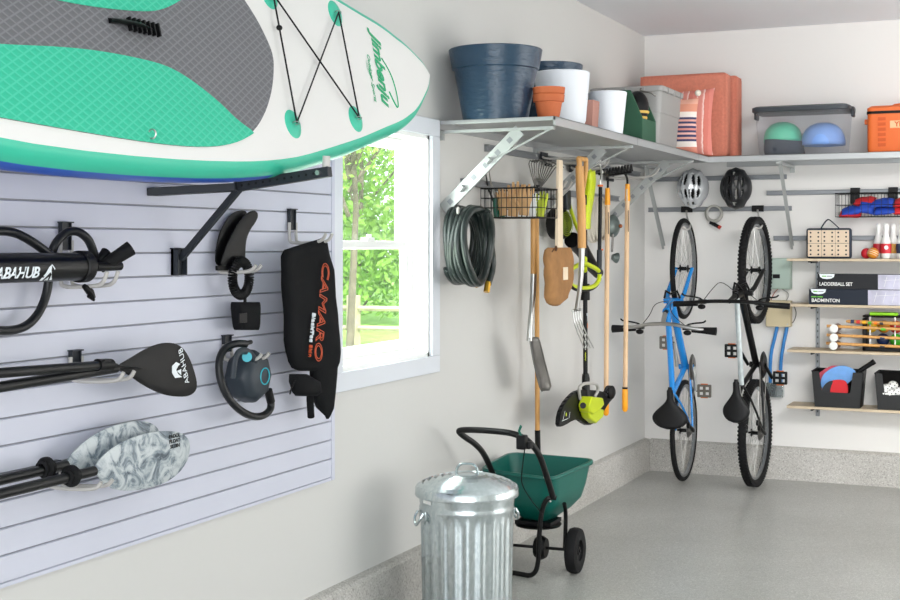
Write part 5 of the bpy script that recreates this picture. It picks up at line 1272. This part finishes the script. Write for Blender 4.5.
bike_helmet(B(736, 188, .14), .115, .148, mat('black_shell', '1b1c1f', .4), 'black bicycle helmet hanging on the wall rail', v2, False)
cbl = thing('cable_lock', B(714, 214, .05), 'coiled clear grey cable bicycle lock hanging between the helmets', 'bicycle lock')
mb = MB()
for k in range(3): mb.ring(B(714, 214, .05+.013*k)+Z*.003*k, Y, .060-.003*k, .009, 40, 10)
build('cable_coil', mb, mat('grey_vinyl_cable', 'a7a59e', .3), cbl)
build('lock_body', MB().cyl(B(710, 222, .06), B(719, 227, .06), .014, seg=14), M_black, cbl)
build('key_cap', MB().cyl(B(718.5, 226.5, .06), B(720.5, 228, .06), .0145), mat('red_cap', 'b43a2c', .4), cbl)

# ================================================================== ELECTRICAL BOXES
def pbox(name, x0, y0, x1, y1, d, m, label, cat='electrical box'):
    a, b = B(x0, y0), B(x1, y1); t = thing(name, ((a.x+b.x)/2, YB, b.z), label, cat)
    build('case', MB().bb((a.x, YB-d, b.z), (b.x, YB, a.z)), m, t, bevel=.005); return t, a, b
t, a, b = pbox('electrical_box', 766, 258, 792.5, 289, .08, mat('pale_sage_metal', 'a9bbb0', .5), 'pale sage green electrical box on the back wall')
mb = MB().bb((a.x+.01, YB-.084, b.z+.01), (b.x-.006, YB-.08, a.z-.01)); dr_ = build('door_panel', mb, mat('pale_sage_metal', 'a9bbb0'), t, bevel=.002)
build('catch', MB().bb((B(775, 276).x, YB-.088, B(775, 278).z), (B(782, 276).x, YB-.083, B(775, 274).z)), M_black, dr_)
t, a, b = pbox('junction_box', 768, 300, 792.5, 326.5, .09, mat('beige_plastic', 'c5b795', .5), 'beige plastic junction box below the sage box')
build('screw', MB().cyl((b.x-.02, YB-.092, b.z+.02), (b.x-.02, YB-.088, b.z+.02), .005), M_steel, t)
t, a, b = pbox('junction_box', 767, 382, 784.5, 397, .05, M_galv, 'galvanised square junction box at foot of blue conduits')
for q in ((.012, .012), (.012, -.012), (-.012, .012), (-.012, -.012)):
    cx_ = (a.x if q[0] > 0 else b.x)+q[0]; cz_ = (b.z if q[1] > 0 else a.z)+q[1]
    build('screw', MB().cyl((cx_, YB-.052, cz_), (cx_, YB-.049, cz_), .004), M_dsteel, t)
M_cond = mat('blue_conduit_plastic', '2f7fc4', .45)
one('blue_conduit', MB().tube([B(777.5, 325, .045), B(775, 337, .05), B(771.5, 350, .05), B(770, 366, .04), B(770.5, 384, .03)], .0125, 12, sm=2), M_cond, 'left flexible blue conduit below the beige box', 'conduit')
one('blue_conduit', MB().tube([B(787.5, 325, .045), B(785, 337, .05), B(782, 352, .05), B(780.5, 366, .04), B(781, 384, .03)], .0125, 12, sm=2), M_cond, 'right flexible blue conduit below the beige box', 'conduit')
for i, (pts, lb_) in enumerate((([(778, 289), (774, 293), (771, 300)], 'thin red wire looping between the sage and beige boxes'), ([(782, 289), (790, 294), (786, 301)], 'thin grey wire looping between the sage and beige boxes'), ([(792, 303), (797, 312), (794, 322), (790, 324)], 'thin dark wire looping at right of the beige box'))):
    one('wire', MB().tube([B(p[0], p[1], .03) for p in pts], .003, 6, sm=2), [mat('red_wire', 'a5483a'), mat('grey_wire', '8c8c88'), M_dark][i], lb_, 'wire')

# ================================================================== GAME SHELVES
st_x = B(818, 300).x
for a, b, lb_ in ((262, 303, 'grey slotted shelf standard between first and second boards'), (308, 348.5, 'grey slotted shelf standard between second and third boards'), (353, 416, 'grey slotted shelf standard from third board down to the bottom board')):
    z0, z1 = B(818, b).z, B(818, a).z
    t = thing('shelf_standard', (st_x, YB, z0), lb_, 'shelf standard', None)
    build('upright', MB().bb((st_x-.014, YB-.016, z0), (st_x+.014, YB, z1)), M_rail, t, bevel=.001)
    mb = MB(); z = z0+.03
    while z < z1-.02: mb.bb((st_x-.004, YB-.0168, z), (st_x+.004, YB-.0155, z+.014)); z += .045
    build('slots', mb, M_dark, t, smooth=0)
SX0 = -1.693
shz = [1.611, 1.289, .966, .569]
for i, (z, lb_) in enumerate(zip(shz, ('top pale oak shelf board carrying bowling pins', 'second pale oak shelf board carrying the long game boxes', 'third pale oak shelf board carrying the croquet set', 'bottom pale oak shelf board carrying black bins'))):
    t = thing('shelf_board', (SX0+.9, YB-.15, z-.02), lb_, 'shelf')
    build('board', MB().bb((SX0, YB-.29, z-.018), (.15, YB-.012, z)), M_plank, t, bevel=.0015)
    build('shelf_bracket', MB().box((st_x-.005, YB-.14, z-.026), (.012, .25, .014)).box((st_x-.035, YB-.05, z-.024), (.05, .03, .012)), M_dark, t)
YS_ = YB-.27
# domino case
za = shz[0]
x0, x1 = PY(806, 240, YS_+.03).x, PY(851, 240, YS_+.03).x; dc = thing('domino_case', ((x0+x1)/2, YS_+.06, za), 'clear fronted carry case of large wooden dominoes with black trim', 'game set')
M_case = mat('navy_black_fabric', '2b3442')
zt = za+.215
build('case_shell', MB().bb((x0, YS_+.03, za), (x1, YS_+.10, zt)), M_case, dc, bevel=.018, bs=3)
dw, dh = (x1-x0-.024)/3, (zt-za-.026)/2
for i in range(3):
    for k in range(2):
        xx = x0+.012+i*dw; zz = za+.013+k*dh
        o = build('domino', MB().bb((xx+.001, YS_+.026, zz+.001), (xx+dw-.001, YS_+.034, zz+dh-.001)), mat('bleached_wood', 'd9c4ab', .6), dc, bevel=.002)
        mb = MB()
        for p in range(2):
            for q in range(3): mb.cyl((xx+dw*(.22+.56*p), YS_+.0262, zz+dh*(.18+.31*q)), (xx+dw*(.22+.56*p), YS_+.0245, zz+dh*(.18+.31*q)), .0065, seg=12)
        build('pips', mb, M_dark, o, smooth=0)
xm = (x0+x1)/2; build('carry_handle', MB().tube([(xm-.055, YS_+.06, zt-.002), (xm-.035, YS_+.05, zt+.03), (xm-.01, YS_+.05, zt+.062), (xm+.01, YS_+.05, zt+.058), (xm+.07, YS_+.06, zt-.002)], .009, 8, sm=2, flat=.35), M_case, dc)
# bowling pins and balls
prof_pin = [(0, 0), (.021, 0), (.028, .012), (.034, .05), (.036, .085), (.033, .115), (.022, .155), (.0155, .18), (.0165, .20), (.0195, .222), (.017, .238), (.008, .247), (0, .248)]
def pin(px, yy, band, label, first=[None]):
    c = PY(px, 258, yy); c.z = za
    t = thing('bowling_pin', c, label, 'bowling pin', None)
    b_ = build('pin_body', MB().lathe(prof_pin, c, Z, 28), M_white, t, smooth=60)
    bd_ = build('colour_band', MB().lathe([(.0335, .038), (.0372, .07), (.0372, .088), (.0352, .105)], c, Z, 28), band, t)
    mb = MB(); mb.lathe([(.0322, .114), (.0337, .110), (.0350, .1095)], c, Z, 28); build('stripe', mb, band, t)
    return t, c
M_rb = mat('red_band', 'c8202f', .4); M_nb = mat('navy_band', '26324a', .4); M_yb = mat('mustard_band', 'c9922e', .4)
pin(878.5, YS_+.13, M_rb, 'white toy bowling pin with red band, back left')
t, c = pin(886, YS_+.04, M_rb, 'white toy bowling pin with red band, front with round emblem')
build('emblem', MB().cyl(c+V((.006, -.0365, .078)), c+V((.006, -.039, .078)), .014, seg=20), M_txt, t)
pin(893, YS_+.14, M_yb, 'white toy bowling pin with mustard band at the back')
pin(901.5, YS_+.05, M_nb, 'white toy bowling pin with navy band at right')
def ball(px, yy, r, m, label, cat='ball', stripe=None, zb=za):
    c = PY(px, 250, yy); c.z = zb+r; t = thing('toy_ball', (c.x, c.y, zb), label, cat, None)
    o = build('ball_shell', MB().sph(c, r, 28), m, t, smooth=80)
    if stripe:
        mb = MB()
        for k in (-.35, 0, .35): mb.ring(c+V((.3, .2, .8)).normalized()*r*k, V((.3, .2, .8)), r*math.sqrt(1-k*k)*1.0, .0018, 30, 5)
        build('seams', mb, stripe, t)
ball(866.5, YS_+.09, .037, M_rb, 'red toy ball half hidden beside the orange ball')
ball(873, YS_+.04, .039, mat('orange_ball', 'd98b23', .5), 'orange toy ball with pale seams before the pins', stripe=mat('cream_wool', 'efe6d6'))
# long game boxes
M_box1 = mat('black_carton', '17181d', .5, spec=.3); M_box2 = mat('dark_navy_carton', '131c2b', .5, spec=.3)
M_pic = mat('pale_lilac_print', 'b6b4c6', .5, var=.25, vscale=7); M_sk = mat('grey_green_print', '4d8c32', .5)
def gamebox(px0, zb, h, m, title, label, picx, sub=None, d=.2):
    y0 = YS_-.005; x0 = PY(px0, 290, y0).x; x1 = -.55
    t = thing('game_box', ((x0+x1)/2, y0+d/2, zb), label, 'game box')
    build('carton', MB().bb((x0, y0, zb), (x1, y0+d, zb+h)), m, t, bevel=.0015)
    xp = PY(picx, 290, y0).x; pn = build('picture_panel', MB().bb((xp, y0-.0012, zb+.002), (x1-.002, y0-.0002, zb+h-.002)), M_pic, t, smooth=0)
    mb = MB(); 
    for k in range(3): mb.tube([(xp+.04+k*.06, y0-.0018, zb+.02), (xp+.04+k*.06+.02, y0-.0018, zb+h*.85)], .0012, 4)
    mb.tube([(xp+.04, y0-.0018, zb+h*.6), (xp+.2, y0-.0018, zb+h*.7)], .001, 4)
    build('net_drawing', mb, M_white, pn)
    hh = [V((x0+.012, y0-.001, zb+h)), V((x0+.118, y0-.001, zb+h)), V((x0+.112, y0-.001, zb+h*.80)), V((x0+.095, y0-.001, zb+h*.70)), V((x0+.065, y0-.001, zb+h*.66)), V((x0+.035, y0-.001, zb+h*.70)), V((x0+.018, y0-.001, zb+h*.80))]
    lg = build('logo_tab', MB().prism(hh, -Y, .001), M_txt, t, smooth=0)
    mb = MB().box((x0+.045, y0-.0026, zb+h*.85), (.03, .001, .007)); build('logo_mark', mb, mat('logo_leaf_green', '62b22f', .5), lg, smooth=0)
    build('logo_mark', MB().box((x0+.082, y0-.0026, zb+h*.85), (.036, .001, .006)), mat('logo_grey', '8b8f94', .5), lg, smooth=0)
    mb = MB(); lettering(mb, title, .034, (x0+.012+len(title)*.0118-(.052 if len(title) > 11 else .004), y0-.0015, zb+h*(.33 if not sub else .26)), X, Z, bold=.018, sx=.95 if len(title) < 11 else .85)
    build('title_lettering', mb, M_white, t, smooth=0)
    if sub: build('small_print', MB().box((x0+.034, y0-.0018, zb+h*.50), (.036, .001, .008)).box((x0+.076, y0-.0018, zb+h*.50), (.038, .001, .008)), mat('logo_leaf_green', '62b22f'), t, smooth=0)
gamebox(809, shz[1], .108, M_box2, 'BADMINTON', 'dark navy badminton set carton, lower of two long boxes', 868, True)
gamebox(817.5, shz[1]+.109, .106, M_box1, 'LADDERBALL SET', 'black ladderball set carton, upper of two long boxes', 878, None, .18)
# croquet set
zc = shz[2]
crt = thing('croquet_rack', (-.9, YB-.15, zc), 'black croquet ball rack with lime green carrying handle', 'rack')
xr = PY(863, 330, YB-.16).x
mb = MB().bb((xr, YB-.20, zc), (-.5, YB-.06, zc+.03)).bb((xr, YB-.20, zc), (xr+.03, YB-.06, zc+.23)).bb((xr, YB-.19, zc+.235), (-.5, YB-.07, zc+.25)).bb((-.53, YB-.20, zc), (-.5, YB-.06, zc+.23))
build('frame', mb, M_black, crt, bevel=.006)
hx0, hx1 = PY(869, 316, YB-.2).x, PY(898, 316, YB-.2).x
build('rack_handle', MB().bb((hx0, YB-.20, zc+.25), (hx1, YB-.14, zc+.272)), mat('lime_handle', '8fd61c', .4), crt, bevel=.008)
for px in (870, 895): build('wicket_wire', MB().cyl((PY(px, 320, YB-.205).x, YB-.205, zc+.03), (PY(px, 320, YB-.205).x, YB-.205, zc+.24), .005), M_white, crt)
for px, z_, c_, nm in ((871, .125, 'f0c419', 'yellow'), (884, .125, 'ee7a1c', 'orange'), (896, .125, 'd12a2a', 'red'), (883, .035, '1d2d55', 'navy'), (896, .035, '43b52b', 'green')):
    q = PY(px, 330, YB-.13); r = .044
    one('croquet_ball', MB().sph((q.x, q.y, zc+z_+r), r, 24), mat(nm+'_ball', c_, .35), nm+' croquet ball held in the black rack', 'ball', smooth=80)
for k, (yy, px, bandc) in enumerate(((328.5, 834, '55b52c'), (337.5, 834, '1d2d55'), (345.8, 833.5, '22232a'))):
    yq = YB-.255; hc_ = PY(px, yy, yq-.02); z_ = hc_.z
    t = thing('croquet_mallet', (hc_.x+.3, yq, z_), ('topmost', 'middle', 'lowest')[k]+' of three wooden croquet mallets with white head ends', 'mallet', None)
    build('mallet_head', MB().cyl((hc_.x, yq-.02, z_), (hc_.x, yq+.17, z_), .027, seg=24), mat('grey_brown_wood', '8b6f63', .6), t)
    build('head_cap', MB().cyl((hc_.x, yq-.026, z_), (hc_.x, yq-.019, z_), .0285, seg=24), M_white, t)
    z2 = z_+.012-.0
    build('mallet_handle', MB().cyl((hc_.x-.055, yq+.02, z_+.014), (-.45, yq+.035, z_-.006), .0105, seg=12), M_wood, t)
    xb = PY((883, 882, 882)[k], 335, yq).x; build('colour_band', MB().cyl((xb-.016, yq+.026, z_+.002), (xb+.016, yq+.027, z_+.001), .0125, seg=12), mat('band_%d' % k, bandc, .4), t)
yq = YB-.25; q0 = PY(846, 321.3, yq); t = thing('croquet_stake', (q0.x+.3, yq, q0.z), 'wooden croquet stake with coloured painted bands on top', 'stake')
build('stake', MB().tube([q0-X*.0, q0+X*.02, V((-.45, yq, q0.z-.02))], [.007, .0125, .0125], 12), M_wood, t)
for k, c_ in enumerate(('1d2d55', 'd12a2a', 'f0b419', '43a52b', 'ee7a1c', '22232a')):
    xx = PY(852.5+k*5.8, 321, yq).x; build('colour_band', MB().cyl((xx-.012, yq, q0.z-.001-k*.0012), (xx+.012, yq, q0.z-.001-k*.0012), .0132, seg=12), mat('stake_band_%d' % k, c_, .4), t)
# black bins
def black_bin(px0, px1, label):
    y0, y1 = YB-.275, YB-.04; zb = shz[3]; a, b = PY(px0, 390, y0).x, PY(px1, 390, y0).x; h = .25
    t = thing('black_bin', ((a+b)/2, (y0+y1)/2, zb), label, 'bin', None); d = .018
    w_ = b-a
    # front with a U cut-out
    fx = lambda s, z: a+d*(1-z/h)+(w_-2*d*(1-z/h))*s
    fr = [(0, 0), (1, 0), (1, h), (.82, h), (.78, h*.42), (.18, h*.42), (.14, h), (0, h)]
    fp = [V((fx(s, z), y0+d*(1-z/h)*.5, zb+z)) for s, z in fr]
    build('front_panel', MB().prism(fp, Y, .004), M_bin, t, bevel=.001)
    mb = MB(); A0 = [V((a+d, y0+d, zb)), V((b-d, y0+d, zb)), V((b-d, y1-d, zb)), V((a+d, y1-d, zb))]; A1 = [V((a, y0+.004, zb+h)), V((b, y0+.004, zb+h)), V((b, y1, zb+h)), V((a, y1, zb+h))]
    mb.add(A0+A1, [(0, 3, 2, 1), (1, 2, 6, 5), (2, 3, 7, 6), (3, 0, 4, 7)])
    build('bin_shell', mb, M_bin, t, solid=.005)
    build('bin_rim', MB().tube([A1[0], A1[3], A1[2], A1[1]], .006, 8), M_black, t); return t
mM, n, l, p = base('black_perforated'); tc = n.new('ShaderNodeTexCoord'); v = n.new('ShaderNodeTexVoronoi'); v.inputs['Scale'].default_value = 110; v.inputs['Randomness'].default_value = .0
l.new(tc.outputs['Object'], v.inputs[0]); r = ramp(n, [(.25, '050506'), (.4, '151517')]); l.new(v.outputs['Distance'], r.inputs[0]); l.new(r.outputs[0], p.inputs['Base Color']); p.inputs['Roughness'].default_value = .5; M_bin = mM
black_bin(812, 862, 'black perforated bin filled with pickleball paddles on bottom board')
black_bin(875, 925, 'black perforated bin filled with white balls on bottom board')
zb = shz[3]
def paddle_face(name, pts, yy, m, label, th=.012, handle=None, hm=None):
    q = smooth_pts([V((a, b, 0)) for a, b in pts], 2, True)
    t = thing(name, PY(pts[0][0], pts[0][1], yy), label, 'racket', None)
    build('face', MB().prism([PY(p.x, p.y, yy) for p in q], Y, th), m, t, bevel=.002)
    if handle: build('handle', MB().tube([PY(a, b, yy+.006) for a, b in handle], .017, 10, r1=.018), hm or M_black, t)
    return t
paddle_face('paddle_bat', [(815, 382), (816.5, 375), (823, 370), (832, 365), (846, 367), (850, 376), (842, 390), (830, 396), (820, 394)], YB-.17, mat('coral_pink', 'e0566b', .5), 'coral pink pickleball paddle edge at rear of the bin', handle=[(830, 390), (828, 400)])
pb2 = paddle_face('paddle_bat', [(820, 385), (822, 375), (831, 368), (842, 365), (852, 368), (857, 373), (852, 380), (846, 385), (836, 391), (824, 392)], YB-.215, mat('sky_blue_face', '6fa6e6', .5, var=.08, vscale=20), 'sky blue pickleball paddle with black handle sticking out right', handle=[(857, 373), (861, 370), (873.5, 362)])
build('grip_end', MB().tube([PY(872, 363, YB-.209), PY(874.5, 361.3, YB-.209)], .020, 10), M_black, pb2)
M_bkm = mat('matte_black_face', '202226', .6)
t = paddle_face('paddle_bat', [(822, 395), (823, 388), (828, 382), (836, 379.5), (845, 380), (848, 386), (848, 396)], YB-.25, M_red, 'red and black round table bat in front of the bin')
q = smooth_pts([V((a, b, 0)) for a, b in [(821.5, 396), (822, 388), (827, 382), (834, 380), (831, 386), (829.5, 396)]], 2, True)
build('black_half', MB().prism([PY(p.x, p.y, YB-.252) for p in q], -Y, .002), M_bkm, t)
rn = random.Random(9)
for k, (px, py, yy) in enumerate(((886, 389, .22), (893, 386, .19), (897, 392, .22), (904, 390, .2), (884, 393, .235), (890, 394, .235))):
    q = PY(px, py, YB-yy); r = .036; names = ('left front', 'topmost', 'right front', 'far right', 'lowest left', 'lowest middle')
    o = thing('wiffle_ball', q, names[k]+' white perforated plastic ball in the black bin', 'ball')
    sb_ = build('ball_shell', MB().sph(q, r, 24), M_white, o, smooth=80); mb = MB()
    for i in range(26):
        z_ = 1-2*(i+.5)/26; a_ = i*2.4; rr_ = math.sqrt(1-z_*z_); d_ = V((rr_*math.cos(a_), rr_*math.sin(a_), z_)); mb.cyl(q+d_*(r-.002), q+d_*(r+.0006), .0045, seg=8)
    build('holes', mb, M_dark, sb_, smooth=0)
# beanbag basket
t = thing('wire_basket', (-.9, YB-.15, 1.90), 'black wire basket of red and blue beanbags hung on rail', 'basket')
xb = PY(836, 200, YB-.20).x; PB2 = wire_basket(t, V((xb, YB-.045, 1.905)), X, -Y, .62, .19, .165, 14, 4, 2, r=.0022)
for px in (855, 893):
    q = PY(px, 195, YB-.04); build('hanger', MB().bb((q.x-.032, YB-.046, 2.0), (q.x+.032, YB-.030, 2.115)).bb((q.x-.032, YB-.046, 2.105), (q.x+.032, YB-.0, 2.115)), M_black, t, bevel=.003)
bags = [(.16, .45, .035, M_blue, 'blue'), (.15, .45, .012, M_red, 'red'), (.33, .6, .05, M_blue, 'blue'), (.30, .3, .10, M_red, 'red'), (.52, .55, .03, M_blue, 'blue'), (.50, .6, .085, M_blue, 'blue'), (.72, .5, .03, M_red, 'red'), (.74, .5, .085, M_red, 'red'), (.92, .5, .05, M_blue, 'blue')]
pos = ('lying at the left of the basket', 'flattest at lower left of the basket', 'folded upright left of middle', 'peeping behind the folded blue one', 'at the bottom middle', 'on top in the middle', 'at the bottom right', 'on top at the right', 'at the far right end')
for k, (u_, v_, h_, m, nm) in enumerate(bags):
    c = PB2(u_, v_, 0)+Z*(h_+.012); rn = random.Random(k+40); an = rn.uniform(-.3, .3)
    uu = V((math.cos(an), math.sin(an)*.3, rn.uniform(-.15, .25))).normalized(); w2 = .075 if k != 2 else .05; tl = .045; nn = V((0, -.35, 1)).normalized() if k != 2 else V((0, -1, .1)).normalized()
    vv = nn.cross(uu).normalized()
    rows = [(c-vv*w2*.8-uu*w2, c-vv*w2*.8+uu*w2, .006), (c-vv*w2*.6-uu*w2*.95, c-vv*w2*.6+uu*w2*.95, .018), (c-uu*w2, c+uu*w2, .026), (c+vv*w2*.6-uu*w2*.95, c+vv*w2*.6+uu*w2*.95, .018), (c+vv*w2*.8-uu*w2, c+vv*w2*.8+uu*w2, .006)]
    one('beanbag', MB().blob(rows, nn, 20, .7, wr=.014, ws=22), m, nm+' beanbag '+pos[k], 'beanbag', smooth=70)

# ================================================================== groups of repeats
GROUPS = {'double_hook': 'double hooks on the slat wall', 'tool_hook': 'prong hooks for the garden tools', 'shelf_bracket': 'slotted brackets under the high shelves',
          'hanging_rail': 'grey hanging rails on the walls', 'wall_shelf': 'high shelves on the walls', 'kayak_paddle': 'grey marbled kayak paddles', 'garden_rake': 'amber gripped rakes',
          'work_glove': 'gloves in the tool basket', 'planter': 'slate blue planters on the high shelf', 'plant_pot': 'white plant pots on the high shelf', 'terracotta_pot': 'nested terracotta pots',
          'seat_cushion': 'coral seat cushions on the high shelf', 'throw_pillow': 'throw pillows on the high shelf', 'skate_helmet': 'skate helmets in the clear bin', 'bicycle': 'bicycles hung on the back wall',
          'bicycle_hook': 'bicycle hooks on the rail', 'bicycle_helmet': 'bicycle helmets on the rail', 'junction_box': 'junction boxes on the back wall', 'blue_conduit': 'blue conduits below the beige box',
          'wire': 'loose wires by the electrical boxes', 'shelf_standard': 'slotted standards behind the game shelves', 'shelf_board': 'oak boards of the game shelves', 'bowling_pin': 'toy bowling pins on the top board',
          'toy_ball': 'toy balls beside the pins', 'game_box': 'long game boxes on the second board', 'croquet_ball': 'croquet balls in the rack', 'croquet_mallet': 'croquet mallets on the third board',
          'black_bin': 'black bins on the bottom board', 'paddle_bat': 'bats in the left black bin', 'wiffle_ball': 'perforated white balls in the right black bin', 'wire_basket': 'black wire baskets on the rails',
          'beanbag': 'beanbags in the wire basket', 'leafy_tree': 'trees beyond the garden fence'}
for o in scn.objects:
    g = GROUPS.get(o.name.split('.')[0])
    if g and o.parent is None and 'label' in o: o['group'] = g
